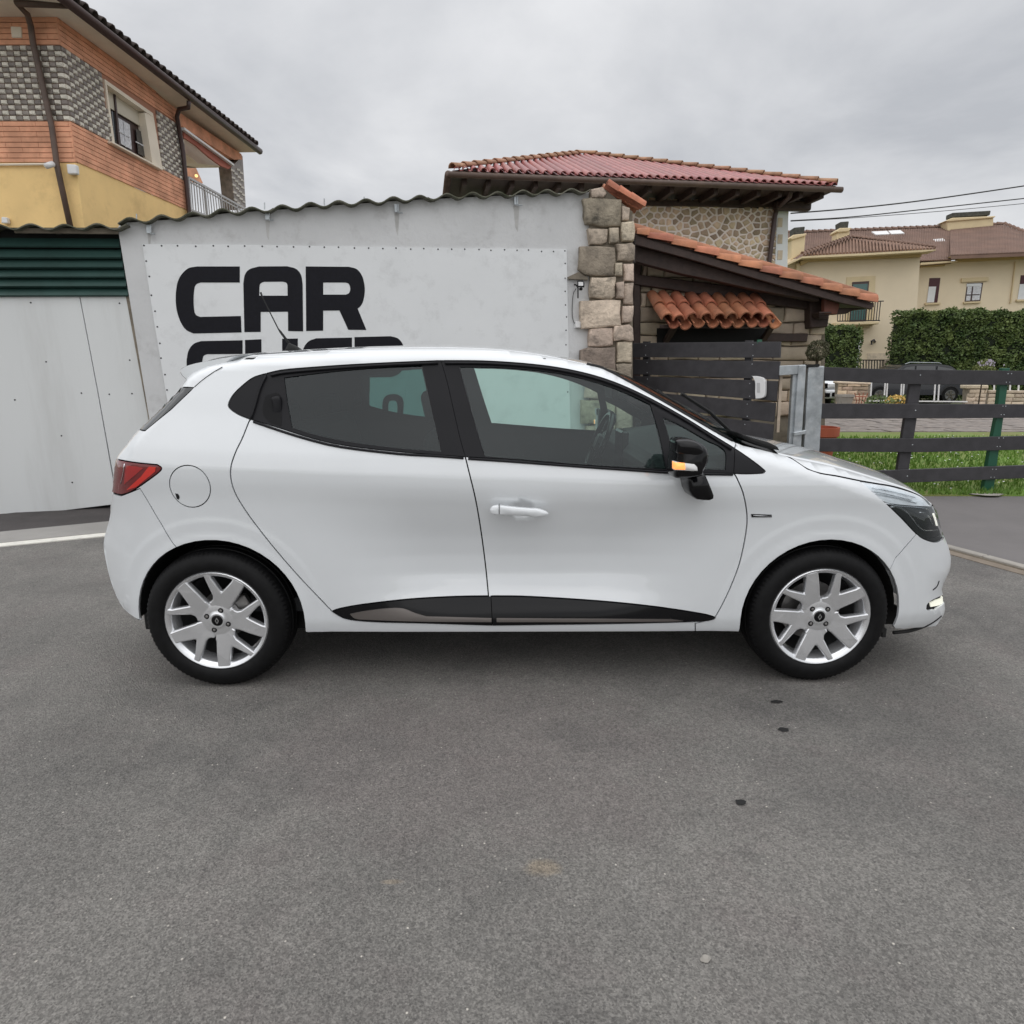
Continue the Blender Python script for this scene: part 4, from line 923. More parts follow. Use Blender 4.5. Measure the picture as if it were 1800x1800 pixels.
# sheet metal doors
d1 = [(-60, 519), (139, 519.5), (171, 688), (206, 886), (40, 906), (-60, 917)]; d2 = [(140.3, 519.5), (222.5, 518.5), (262, 742), (288, 876), (208, 886), (172.3, 688)]
door1 = slab('door_panel', PW, d1, -.035, .03, M['sheet_metal'], shed, bevel=.003); door2 = slab('door_panel', PW, d2, -.035, .03, M['sheet_metal'], shed, bevel=.003)
rr = [(54, 532), (210, 533), (81, 636), (228, 633), (26, 703), (143, 691), (192, 693), (232, 692), (108, 766), (127, 848), (248, 758)]
def rivet(pl, u, v, off, r, parent, m, name='rivet'):
    c = pl.at(u, v, off); V = []; n = 8
    for k in range(n): V.append(c+pl.t*r*cos(2*pi*k/n)+Vector((0, 0, r*sin(2*pi*k/n))))
    for k in range(n): V.append(c+pl.n*r*.5+pl.t*r*.6*cos(2*pi*k/n)+Vector((0, 0, .6*r*sin(2*pi*k/n))))
    return mk(name, V, [tuple(range(n, 2*n))]+[(k, (k+1) % n, (k+1) % n+n, k+n) for k in range(n)], m, parent)
for u, v in rr: rivet(PW, u, v, -.035, .008, door1 if u < 139+(v-520)*.19 else door2, M['rivet'])
# banner
bn = [(250, 429), (420, 430), (600, 433), (780, 436), (996, 438), (998, 540), (1000, 640), (1004, 800), (310, 800), (270, 560)]
banner = slab('banner', PW, bn, .012, .011, M['banner'])
tag(banner, 'large white riveted sign sheet with bold black letters reading CAR on the shed wall', 'sign')
def glyph(name, outer, holes=()):
    st = [PW.st(u, v, .014) for u, v in outer]; hs = [[PW.st(u, v, .014) for u, v in h] for h in holes]
    V2, T = cdt([st], hs, .12); V = [PW.pt(a, z, .0145) for a, z in V2]; mk(name, V, [tuple(t) for t in T], M['letter'], banner)
k8 = lambda L: [(200+a/3.214, 300+b/3.214) for a, b in L]
glyph('letter', k8(curve([(712, 541), (470, 541)], [(470, 541), (420, 552), (380, 590), (358, 640), (350, 715), (356, 790), (380, 860), (410, 900), (450, 920)], [(450, 920), (722, 914)], [(722, 914), (718, 821)], [(718, 821), (488, 826)], [(488, 826), (465, 815), (455, 790), (451, 730), (455, 670), (466, 643), (490, 632)], [(490, 632), (712, 632)], [(712, 632), (712, 541)])[:-1]))
glyph('letter', k8(curve([(738, 912), (732, 640)], [(732, 640), (740, 590), (765, 558), (820, 541)], [(820, 541), (980, 540)], [(980, 540), (1030, 555), (1058, 590), (1067, 640)], [(1067, 640), (1070, 908)], [(1070, 908), (985, 906)], [(985, 906), (984, 797)], [(984, 797), (830, 798)], [(830, 798), (830, 911)], [(830, 911), (738, 912)])[:-1]),
      [k8(curve([(822, 706), (824, 650), (834, 634), (850, 628)], [(850, 628), (955, 627)], [(955, 627), (975, 634), (981, 650), (982, 706)], [(982, 706), (822, 706)])[:-1])])
glyph('letter', k8(curve([(1087, 906), (1084, 541)], [(1084, 541), (1330, 543)], [(1330, 543), (1375, 558), (1405, 600), (1418, 665), (1412, 725), (1398, 760), (1378, 780)], [(1378, 780), (1427, 900)], [(1427, 900), (1325, 899)], [(1325, 899), (1275, 790)], [(1275, 790), (1183, 791)], [(1183, 791), (1183, 904)], [(1183, 904), (1087, 906)])[:-1]),
      [k8(curve([(1183, 632), (1310, 632)], [(1310, 632), (1328, 640), (1336, 665), (1330, 690), (1312, 700)], [(1312, 700), (1183, 700)], [(1183, 700), (1183, 632)])[:-1])])
k2 = lambda L: [(300+a/3.75, 560+b/3.75) for a, b in L]
def cshape(x0, x1, yt, yb, w=92):
    o = curve([(x1, yt), (x0+95, yt+5)], [(x0+95, yt+5), (x0+45, yt+25), (x0+12, yt+70), (x0, yt+130)], [(x0, yt+130), (x0, yb-130)], [(x0, yb-130), (x0+12, yb-60), (x0+45, yb-18), (x0+95, yb)], [(x0+95, yb), (x1, yb)], [(x1, yb), (x1, yb-w)], [(x1, yb-w), (x0+135, yb-w)], [(x0+135, yb-w), (x0+112, yb-w-12), (x0+104, yb-w-40)], [(x0+104, yb-w-40), (x0+104, yt+w+40)], [(x0+104, yt+w+40), (x0+112, yt+w+12), (x0+135, yt+w)], [(x0+135, yt+w), (x1, yt+w-2)], [(x1, yt+w-2), (x1, yt)])
    return k2(o[:-1])
glyph('letter', cshape(105, 474, 143, 590))
glyph('letter', k2(curve([(490, 141), (598, 136)], [(598, 136), (600, 470)], [(600, 470), (606, 492), (628, 500)], [(628, 500), (705, 500)], [(705, 500), (728, 492), (735, 470)], [(735, 470), (735, 133)], [(735, 133), (838, 131)], [(838, 131), (840, 480)], [(840, 480), (828, 545), (790, 582), (740, 592)], [(740, 592), (590, 592)], [(590, 592), (540, 580), (505, 545), (494, 480)], [(494, 480), (490, 141)])[:-1]))
glyph('letter', cshape(864, 1195, 125, 580))
glyph('letter', k2(curve([(1212, 578), (1212, 122)], [(1212, 122), (1450, 116)], [(1450, 116), (1500, 132), (1532, 175), (1545, 240), (1538, 310), (1510, 360), (1460, 385)], [(1460, 385), (1310, 388)], [(1310, 388), (1310, 578)], [(1310, 578), (1212, 578)])[:-1]), [k2(curve([(1310, 215), (1425, 213)], [(1425, 213), (1442, 225), (1448, 252), (1442, 282), (1425, 294)], [(1425, 294), (1310, 296)], [(1310, 296), (1310, 215)])[:-1])])
# smaller line of lettering low on the banner, seen through the car windows
glyph('letter', [(622, 664), (650, 663), (650, 690), (622, 691)])
glyph('letter', curve([(672, 735), (673, 705), (682, 694), (700, 694), (709, 705), (708, 735)], [(708, 735), (698, 735)], [(698, 735), (698, 709), (690, 704), (683, 709), (683, 735)], [(683, 735), (672, 735)])[:-1])
top = [(253, 430.5), (284, 431), (312, 431), (344, 432), (375, 431), (401, 432), (430, 431.5), (461, 432), (487, 432.5), (516, 433), (544, 432.5), (570, 433.5), (595, 433.5), (623, 435), (648, 435), (673, 436), (696, 435), (722, 437), (745, 436), (770, 437), (794, 437), (817, 437), (842, 437.5), (863, 439), (887, 438), (909, 439), (929, 438.5), (952, 441), (973, 441), (993, 440)]
lft = [(257, 458), (262.5, 485), (266, 518), (272.5, 546), (276.5, 573.5), (281, 602.5), (283, 628.5), (290, 657.5), (293.5, 684.5)]
rgt = [(993.5, 462), (993.5, 488), (993.5, 511), (994, 535), (996, 556), (995, 579.5), (995, 605), (996, 632), (997, 660), (998, 688)]
for u, v in top+lft+rgt: rivet(PW, u, v+1, .012, .0085, banner, M['rivet'])
# floodlight on the shed wall with its box and cable
fl = empty('floodlight', PW.at(1020, 500, .05), 'small black outdoor floodlight on a bracket beside the stone pillar', 'lamp')
mk('lamp_head', *[boxV(PW.at(1021, 499, .16), PW.t*.035, PW.n*.02+Vector((0, 0, -.012)), Vector((0, 0, .028))), BF], M['black_matte'], fl, bevel=.004)
mk('lamp_glass', *[boxV(PW.at(1021, 499, .19), PW.t*.026, PW.n*.003, Vector((0, 0, .019))), BF], M['white_plastic'], fl)
mk('sensor', *[boxV(PW.at(1021, 508, .14), PW.t*.016, PW.n*.016, Vector((0, 0, .014))), BF], M['black_matte'], fl, bevel=.006)
mk('bracket', *tubeVF([PW.at(1010, 500, 0), PW.at(1013, 501, .1), PW.at(1016, 506, .12), PW.at(1016, 524, .06)], .008, 6), M['black_matte'], fl)
jb = slab('junction_box', PW, [(1012, 565), (1021, 565), (1021, 576), (1012, 576)], .05, .05, M['white_plastic'], bevel=.004); tag(jb, 'small white junction box low on the shed wall by the pillar', 'electrical box')
cbx = mk('lamp_cable', *tubeVF([PW.at(u, v, .015) for u, v in smooth([(1013, 507), (1008, 516), (1006, 535), (1006, 555), (1009, 567), (1013, 571)], 4)], .004, 5), M['cable'], smooth=True)
tag(cbx, 'thin dark cable hanging from floodlight to junction box', 'cable')
slab('ledge', PW, [(1000, 486), (1017, 478), (1034, 488), (1034, 492), (1000, 490)], .05, .05, M['old_mortar'], shed)
# ================================================================ STONE PILLAR
PP = Pl(1.0, 7.42, 1, .12)
pil = empty('stone_pillar', PP.at(1070, 900, 0), 'rough sandstone pillar at the right end of the shed wall', 'pillar')
slab('core', PP, [(1036, 338), (1060, 330), (1112, 372), (1112, 1010), (1040, 1010)], -.03, .42, M['old_mortar'], pil)
def stone(name, pl, poly, off, th, m, parent, j=.010, seed=0, px=True, dome=.018):
    """one irregular block: jittered outline, softened edge, slightly uneven face"""
    r = random.Random(seed*7919+13); st = [pl.st(u, v, off) for u, v in poly] if px else list(poly)
    n0 = len(st); o = []
    for i in range(n0):
        a, b = st[i], st[(i+1) % n0]; o.append((a[0]+r.uniform(-j, j)*.5, a[1]+r.uniform(-j, j)*.5)); l = hypot(b[0]-a[0], b[1]-a[1])
        if l > .16: o.append(((a[0]+b[0])/2+r.uniform(-j, j), (a[1]+b[1])/2+r.uniform(-j, j)))
    n = len(o); c = (sum(p[0] for p in o)/n, sum(p[1] for p in o)/n); R = max(hypot(p[0]-c[0], p[1]-c[1]) for p in o)
    V = []
    def ring(s, dd, jj):
        for p in o:
            d = hypot(p[0]-c[0], p[1]-c[1]); f = max(.2, (d-s)/d); V.append(pl.pt(c[0]+(p[0]-c[0])*f, c[1]+(p[1]-c[1])*f, dd+r.uniform(-jj, jj)))
    ring(0, off-th, 0); ring(0, off-dome, 0); ring(min(.008, R*.12), off-dome*.45, .003); ring(min(.03, R*.3), off, .005)
    V.append(pl.pt(c[0], c[1], off+r.uniform(-.004, .006)))
    F = [(i, (i+1) % n, n+(i+1) % n, n+i) for i in range(n)]+[(n+i, n+(i+1) % n, 2*n+(i+1) % n, 2*n+i) for i in range(n)]+[(2*n+i, 2*n+(i+1) % n, 3*n+(i+1) % n, 3*n+i) for i in range(n)]
    F += [(3*n+i, 3*n+(i+1) % n, 4*n) for i in range(n)]
    k = mk(name, V, F, m, parent, smooth=True); k.data.set_sharp_from_angle(angle=radians(52)); return k
SB = [[(1025, 349), (1060, 347), (1093, 349), (1093, 397), (1060, 398), (1030, 393), (1026, 380)], [(1040, 332), (1060, 329), (1066, 340), (1062, 347), (1042, 346)], [(1095, 360), (1107, 364), (1107, 386), (1095, 386)], [(1034, 402), (1069, 402), (1069, 424), (1058, 430), (1037, 428)],
 [(1072, 400), (1088, 400), (1088, 427), (1072, 427)], [(1095, 389), (1115, 389), (1116, 423), (1095, 422)], [(1019, 432), (1081, 434), (1081, 484), (1028, 483), (1018, 474)], [(1083, 428), (1112, 426), (1117, 432), (1117, 456), (1108, 459), (1088, 456)],
 [(1082, 461), (1094, 462), (1094, 485), (1082, 485)], [(1096, 463), (1115, 463), (1115, 494), (1098, 493)], [(1040, 487), (1083, 486), (1083, 521), (1076, 525), (1038, 522)], [(1085, 496), (1097, 494), (1097, 525), (1085, 524)], [(1099, 497), (1115, 497), (1115, 536), (1098, 535)],
 [(1022, 528), (1040, 528), (1092, 528), (1093, 574), (1050, 577), (1024, 577)], [(1095, 538), (1114, 538), (1113, 566), (1095, 567)], [(1038, 578), (1077, 576), (1078, 606), (1072, 609), (1036, 608)], [(1081, 571), (1108, 570), (1114, 576), (1114, 598), (1108, 600), (1080, 599)],
 [(1021, 614), (1034, 611), (1082, 611), (1083, 660), (1022, 660)], [(1085, 602), (1112, 602), (1112, 637), (1085, 638)], [(1084, 640), (1112, 640), (1111, 666), (1085, 667)], [(1030, 663), (1082, 663), (1082, 700), (1030, 700)], [(1085, 670), (1111, 670), (1111, 712), (1085, 712)],
 [(1024, 703), (1082, 703), (1082, 745), (1024, 745)], [(1085, 715), (1110, 715), (1110, 770), (1085, 770)], [(1032, 748), (1082, 748), (1082, 800), (1032, 800)], [(1085, 773), (1110, 773), (1110, 830), (1085, 830)], [(1028, 803), (1082, 803), (1082, 870), (1028, 870)]]
for i, q in enumerate(SB): stone('stone', PP, q, .03+.012*((i*7) % 3), .10, M['stone'], pil, seed=i, j=.014)
for (a, b) in (((1064, 328), (1086, 341)), ((1084, 339), (1106, 352)), ((1104, 351), (1130, 366))):
    p, q = PP.at(*a, -.02), PP.at(*b, -.02); mk('cap_tile', *barrelVF(p, q, .085, .075, (0, 0, 1), .02, 8), M['terracotta'], pil, smooth=True).data.set_sharp_from_angle(angle=radians(50))
    mk('cap_tile', *barrelVF(p-PP.n*.22+Vector((0, 0, .01)), q-PP.n*.22+Vector((0, 0, .01)), .085, .075, (0, 0, 1), .02, 8), M['terracotta'], pil, smooth=True)
# ================================================================ STONE ANNEX WITH SLOPING TILED ROOF
PA = Pl(1.9, 8.6, 1, 0)
anx = empty('stone_annex', PA.at(1280, 800, 0), 'low stone annex with dark timber frame under a sloping terracotta tile roof', 'outbuilding')
slab('wall', PA, [(1100, 430), (1450, 532), (1450, 900), (1100, 900)], -.02, .3, M['old_mortar'], anx)
mk('side_wall', *[boxV(PA.pt(PA.st(1448, 600)[0]-.10, 1.0, -2.5), Vector((.08, 0, 0)), Vector((0, 2.2, 0)), Vector((0, 0, 1.0))), BF], M['stone3'], anx)
def clip(poly, a, b, c):
    o = []
    for i in range(len(poly)):
        p, q = poly[i], poly[(i+1) % len(poly)]; dp = a*p[0]+b*p[1]-c; dq = a*q[0]+b*q[1]-c
        if dp <= 0: o.append(p)
        if dp*dq < 0: t = dp/(dp-dq); o.append((p[0]+(q[0]-p[0])*t, p[1]+(q[1]-p[1])*t))
    return o
def voro(pts, box, gap, asp=1.0):
    cells = []
    P = [(x, y*asp) for x, y in pts]; bx = [(x, y*asp) for x, y in box]
    for i, p in enumerate(P):
        c = list(bx); near = sorted(range(len(P)), key=lambda k: (P[k][0]-p[0])**2+(P[k][1]-p[1])**2)[1:16]
        for k in near:
            q = P[k]; a, b = q[0]-p[0], q[1]-p[1]; l = hypot(a, b); c = clip(c, a/l, b/l, (a*(p[0]+q[0])/2+b*(p[1]+q[1])/2)/l-gap/2)
            if len(c) < 3: break
        if len(c) >= 3:
            # drop tiny edges
            d = [c[j] for j in range(len(c)) if hypot(c[j][0]-c[j-1][0], c[j][1]-c[j-1][1]) > .012]
            if len(d) >= 3: cells.append([(x, y/asp) for x, y in d])
    return cells
def coursed(x0, x1, z0, z1, hmin, hmax, wmin, wmax, r):
    o = []; z = z0
    while z < z1:
        h = r.uniform(hmin, hmax); x = x0-r.uniform(0, wmin)
        while x < x1:
            w = r.uniform(wmin, wmax); g = .007
            if x+w > x0+.03: o.append([(max(x, x0)+g, z+g), (min(x+w, x1)-g, z+g), (min(x+w, x1)-g, min(z+h, z1)-g), (max(x, x0)+g, min(z+h, z1)-g)])
            x += w
        z += h
    return o
r_ = random.Random(11); A0 = PA.st(1122, 600)[0]; A1 = PA.st(1450, 600)[0]
LT = lambda s: float(np.interp(s, [PA.st(1117, 440)[0], PA.st(1452, 532)[0]], [PA.st(1117, 440)[1], PA.st(1452, 532)[1]]))
for i, q in enumerate(coursed(A0, A1-.02, .75, 3.4, .14, .26, .16, .46, r_)):
    if max(p[1] for p in q) > LT((q[0][0]+q[1][0])/2)+.02: 
        lo = q[0][1]; hi = LT((q[0][0]+q[1][0])/2)
        if hi-lo < .06: continue
        q = [q[0], q[1], (q[1][0], min(q[2][1], LT(q[1][0]))), (q[0][0], min(q[3][1], LT(q[0][0])))]
    if q[1][0]-q[0][0] < .05: continue
    stone('stone', PA, q, .03, .08, M['stone3'], anx, j=.012, seed=100+i, px=False)
tag(anx.children[-1])
slab('beam_or_shade', PA, [(1117, 482), (1200, 492), (1325, 508), (1438, 524), (1438, 546), (1330, 532), (1250, 520), (1180, 509), (1117, 500)], .12, .14, M['dark_wood'], anx, bevel=.008)
slab('beam_or_shade', PA, [(1114, 440), (1126, 440), (1126, 900), (1114, 900)], .10, .12, M['dark_wood'], anx, bevel=.008)
slab('beam_or_shade', PA, [(1345, 586), (1421, 586), (1419, 601), (1345, 600)], .10, .12, M['dark_wood'], anx, bevel=.008)
slab('beam_or_shade', PA, [(1155, 577), (1350, 577), (1350, 604), (1155, 604)], .05, .07, M['black_matte'], anx)  # no timber: black sheet standing for the shaded opening under the canopy
slab('corner_post', PA, [(1424, 520), (1452, 528), (1452, 552), (1458, 556), (1455, 575), (1425, 577)], .20, .28, M['dark_wood'], anx, bevel=.012)
slab('bracket', PA, [(1450, 524), (1477, 534), (1472, 553), (1449, 552)], .42, .10, M['red_wood'], anx, bevel=.01)
slab('bracket', PA, [(1466, 541), (1534, 542), (1500, 545), (1489, 551), (1466, 553)], .38, .10, M['dark_wood'], anx, bevel=.006)
for i in range(4):
    slab('moulding', PA, [(1440, 548+3*i), (1462-2*i, 548+3*i), (1461-2*i, 550.5+3*i), (1440, 550.5+3*i)], .44-.03*i, .2, M['dark_wood'], anx)
# fascia and roof deck
slab('fascia', PA, [(1117, 413), (1200, 438), (1325, 475), (1450, 512), (1534, 538), (1533, 544), (1480, 533), (1380, 505), (1200, 452), (1117, 430)], .55, .05, M['dark_wood'], anx, bevel=.006)
slab('rafter', PA, [(1117, 432), (1200, 454), (1325, 491), (1440, 521), (1440, 530), (1330, 510), (1250, 492), (1200, 482), (1117, 460)], .42, .12, M['dark_wood'], anx, bevel=.008)
slab('roof_deck', PA, [(1110, 408), (1536, 533), (1536, 540), (1110, 417)], .52, 4.6, M['dark_wood'], anx)
vt = [(135, 548), (200, 572), (350, 612), (495, 656), (635, 700), (770, 745), (905, 783), (1030, 820), (1160, 852), (1285, 890), (1405, 926), (1515, 956), (1630, 990)]
vt = [(1080+a/3.6, 250+b/3.6) for a, b in vt]
for i in range(len(vt)-1):
    p = PA.at(vt[i][0], vt[i][1]+9, .50); q = PA.at(vt[i+1][0]+2, vt[i+1][1]+9.5, .50)
    o = mk('verge_tile', *barrelVF(p+Vector((0, 0, -.01)), q+Vector((0, 0, .012)), .076, .105, (0, 0, 1), .02, 9), M['terracotta'], anx, smooth=True); o.data.set_sharp_from_angle(angle=radians(50))
# roof tiles in rows running up the slope behind the verge
p0 = PA.at(1110, 408, .30); p1 = PA.at(1538, 534, .30); sl = (p1-p0).normalized()
for rrow in range(12):
    dy = .06+rrow*.36
    o = mk('tile_row', *barrelVF(p0+Vector((0, dy, .02)), p1+Vector((0, dy, .02)), .10, .11, (0, 0, 1), .02, 8), M['terracotta'], anx, smooth=True)
# small tiled canopy on the annex wall
ct = [(235, 963), (300, 963), (385, 966), (475, 962), (555, 965), (635, 965), (715, 966), (795, 966), (870, 968)]; cbm = [(335, 1132), (408, 1140), (492, 1128), (582, 1128), (666, 1130), (742, 1128), (832, 1124), (902, 1124), (975, 1132)]
can = slab('canopy', PA, [(1143, 520), (1335, 520), (1344, 530), (1150, 530)], .05, .06, M['dark_wood'], anx)
for i in range(9):
    a = (1080+ct[i][0]/3.6, 250+ct[i][1]/3.6+4); b = (1080+cbm[i][0]/3.6, 250+cbm[i][1]/3.6-3)
    P0 = PA.at(*a, .04); P1 = PA.at(*b, .62); mid = P0.lerp(P1, .5); up = Vector((0, -.45, 1))
    o = mk('roof_tile', *barrelVF(mid.lerp(P1, -.12)+Vector((0, 0, -.012)), P1, .068, .078, up, .016, 9), M['terracotta'], can, smooth=True); o.data.set_sharp_from_angle(angle=radians(50))
    o = mk('roof_tile', *barrelVF(P0+Vector((0, 0, .02)), mid+Vector((0, 0, .012)), .066, .078, up, .016, 9), M['terracotta'], can, smooth=True); o.data.set_sharp_from_angle(angle=radians(50))
    dd = Vector((.083, 0, -.045)); o = mk('channel_tile', *barrelVF(P0+dd, P1+dd+Vector((0, -.02, 0)), .066, .072, (0, .45, -1), .016, 9), M['terracotta'], can, smooth=True); o.data.set_sharp_from_angle(angle=radians(50))
for u in (1170, 1340):
    mk('canopy_bracket', *barVF(PA.at(u, 600, .05), PA.at(u+22, 565, .5), .06, .06), M['dark_wood'], can)
mk('canopy_batten', *barVF(PA.at(1160, 574, .5), PA.at(1352, 573, .5), .05, .04), M['dark_wood'], can)
# ================================================================ STONE HOUSE BEHIND
def P3(u, v, Y):
    r = ray(u, v); k = Y/r.y; return Vector((r.x*k, Y, HC+r.z*k))
EL = P3(795, 302, 14.0); ER = P3(1470, 330, 15.1); EL.z = ER.z = (EL.z+ER.z)/2
hd_ = Vector((ER.x-EL.x, ER.y-EL.y, 0)); HLn = hd_.length; hd_.normalize(); hb = Vector((-hd_.y, hd_.x, 0))
AP = P3(1025, 275, 18.6); APs = (AP-EL).dot(hd_); APd = (AP-EL).dot(hb); RISE = AP.z-EL.z; DEP = APd*2
PH = Pl(EL.x+hb.x*.95, EL.y+hb.y*.95, hd_.x, hd_.y)
hs = empty('stone_house', Vector((EL.x+3, EL.y+1, 0)), 'two-storey rubble stone house with pinkish red hipped tile roof behind the shed', 'house')
slab('wall', PH, [(PH.st(830, 360)[0], 0), (PH.st(1384, 400)[0], 0), (PH.st(1384, 400)[0], EL.z-.25), (PH.st(830, 360)[0], EL.z-.25)], 0, .3, M['mortar'], hs, px=False)
s_r = PH.st(1386, 400)[0]
mk('side_wall', *[boxV(PH.pt(s_r-.1, EL.z/2-.1, -3.4), PH.t*.1, PH.n*3.1, Vector((0, 0, EL.z/2-.1))), BF], M['white_wall'], hs)
slab('corner_strip', PH, [(1367, 355), (1386, 355), (1384, 480), (1362, 480)], .035, .04, M['white_wall'], hs)
for v0 in (383, 412, 440): slab('corner_stone', PH, [(1368, v0), (1376, v0), (1375, v0+16), (1367, v0+16)], .05, .02, M['stone3'], hs)
# rubble stones
r_ = random.Random(21); s0 = PH.st(1105, 400)[0]; s1 = PH.st(1368, 400)[0]; z0 = PH.st(1250, 480)[1]; z1 = PH.st(1250, 352)[1]
pts = []
tries = 0
while tries < 6000 and len(pts) < 255:
    tries += 1; p = (r_.uniform(s0, s1), r_.uniform(z0, z1)); dmin = .125+.10*r_.random()**2
    if all(hypot(p[0]-q[0], (p[1]-q[1])*1.25) > dmin for q in pts): pts.append(p)
cells = voro(pts, [(s0, z0), (s1, z0), (s1, z1), (s0, z1)], .046, 1.2)
for i, c in enumerate(cells): stone('stone', PH, c, .03, .045, M['stone2'], hs, j=.012, seed=500+i, px=False, dome=.014)
# soffit, rafters, gutters
e0 = EL+Vector((0, 0, -.06)); e1 = e0+hd_*HLn; e2 = e1+hb*DEP; e3 = e0+hb*DEP
mk('soffit', [e0, e1, e2, e3]+[q+Vector((0, 0, .05)) for q in (e0, e1, e2, e3)], BF, M['dark_wood'], hs)
for i in range(17):
    a = e0+hd_*(.25+(HLn-.5)*i/16)+hb*.10+Vector((0, 0, -.07)); b = a+hb*1.0+Vector((0, 0, -.0))
    mk('rafter', *barVF(a, b, .09, .14), M['dark_wood'], hs)
slab('wall_plate', PH, [(1095, 352), (1395, 352), (1395, 364), (1095, 360)], .10, .12, M['dark_wood'], hs)
mk('eave_corner', *[boxV(e1+hb*.75-hd_*.55+Vector((0, 0, -.16)), hd_*.42, hb*.10, Vector((0, 0, .10))), BF], M['dark_wood'], hs, bevel=.03)
mk('gutter', *tubeVF([e0+Vector((0, 0, .0))-hb*.06-hd_*.08, e1-hb*.06+hd_*.1], .06, 10), M['brown_pipe2'], hs, smooth=True)
mk('gutter', *tubeVF([e0-hd_*.08-hb*.06, e0-hd_*.08+hb*DEP], .075, 10), M['brown_pipe2'], hs, smooth=True)
mk('downpipe', *tubeVF([PH.at(1390, 333, .9), PH.at(1388, 345, .8), PH.at(1366, 366, .12), PH.at(1362, 380, .10), PH.at(1351, 470, .10), PH.at(1346, 520, .10)], .055, 10), M['brown_pipe'], hs, smooth=True)
ez = EL.z+.03
def RP(s, d): # point on hip roof
    fr = min(d/APd, (DEP-d)/APd, s/APs, (HLn-s)/(HLn-APs)); return EL+hd_*s+hb*d+Vector((0, 0, .03+RISE*max(0, fr)))
C4 = [RP(0, 0), RP(HLn, 0), RP(HLn, DEP), RP(0, DEP), RP(APs, APd)]
mk('roof_deck', C4, [(0, 1, 4), (1, 2, 4), (2, 3, 4), (3, 0, 4)], M['red_tile'], hs)
nc = 46
for i in range(nc):
    s = (i+.5)*HLn/nc; dmax = APd*min(s/APs, (HLn-s)/(HLn-APs)); dmax = max(dmax, .1)
    a = RP(s, 0)-hb*.07+Vector((0, 0, -.02)); b = RP(s, dmax)
    nr = 1; mb = MB()
    for k in range(nr):
        p = a.lerp(b, k/nr); q = a.lerp(b, (k+1)/nr); mb.add(*barrelVF(p+Vector((0, 0, .010)), q+Vector((0, 0, .002)), .068, .058, (0, 0, 1), .014, 6))
    o = mb.build('tile_row', M['red_tile'], hs, smooth=True); o.data.set_sharp_from_angle(angle=radians(45))
for A_, B_ in ((C4[0], C4[4]), (C4[1], C4[4])):
    n = int((B_-A_).length/.38)
    for k in range(n):
        o = mk('ridge_tile', *barrelVF(A_.lerp(B_, k/n)+Vector((0, 0, .05)), A_.lerp(B_, (k+1)/n)+Vector((0, 0, .03)), .10, .085, (0, 0, 1), .02, 7), M['cap_tile'], hs, smooth=True)
# ================================================================ GATE
gp = Pl(0, 0, 1, 0)
G0 = P3(1112, 640, 8.15); G1 = P3(1374, 640, 6.95); PG = Pl(G1.x, G1.y, G0.x-G1.x, G0.y-G1.y)
gate = empty('garden_gate', PG.at(1374, 860), 'dark grey gate of wide horizontal boards in front of the stone annex', 'gate')
GB = [[(1110, 603), (1372, 600.5), (1371, 629), (1110, 628)], [(1113, 632), (1371, 635), (1368, 667), (1113, 658)], [(1114, 661), (1367, 670), (1364, 705), (1114, 684)], [(1115, 687.5), (1363, 708.5), (1360, 742), (1115, 711)], [(1116, 715), (1359, 746), (1357, 780), (1116, 739)], [(1117, 743), (1356, 784), (1352, 826), (1117, 770)], [(1118, 774), (1351, 830), (1348, 862), (1118, 800)]]
for i, q in enumerate(GB):
    b = slab('board', PG, q, .02, .03, M['composite'], gate, bevel=.003)
    for fu in (.095, .815):
        for fv in (.18, .86):
            u = q[0][0]+(q[1][0]-q[0][0])*fu-i*1.2*(fu > .5); v = (q[0][1]+(q[1][1]-q[0][1])*fu)*(1-fv)+(q[3][1]+(q[2][1]-q[3][1])*fu)*fv; rivet(PG, u, v, .02, .006, b, M['galv'], 'screw')
slab('gate_upright', PG, [(1310, 598), (1322, 598), (1312, 850), (1300, 850)], -.02, .05, M['composite'], gate); slab('gate_upright', PG, [(1130, 600), (1140, 600), (1140, 800), (1130, 800)], -.02, .05, M['composite'], gate)
mbx = slab('letterbox', PG, curve([(1322, 661), (1330, 661.5), (1340, 664), (1345, 670)], [(1345, 670), (1344.5, 690), (1343, 697), (1338, 700), (1328, 701)], [(1328, 701), (1327, 690), (1327, 672), (1322, 661)])[:-1], .075, .05, M['white_plastic'], bevel=.008, seg=2)
tag(mbx, 'white rounded letterbox fixed to the dark gate boards', 'letterbox')
slab('slot', PG, [(1330.5, 673), (1336, 673), (1336, 690), (1330.5, 690)], .078, .004, mat('slot_grey', (.5, .5, .5)), mbx)
mk('gate_stop', *barVF(PG.at(1335, 597, .0), PG.at(1335, 604, .0), .05, .02), M['green_post'], gate)
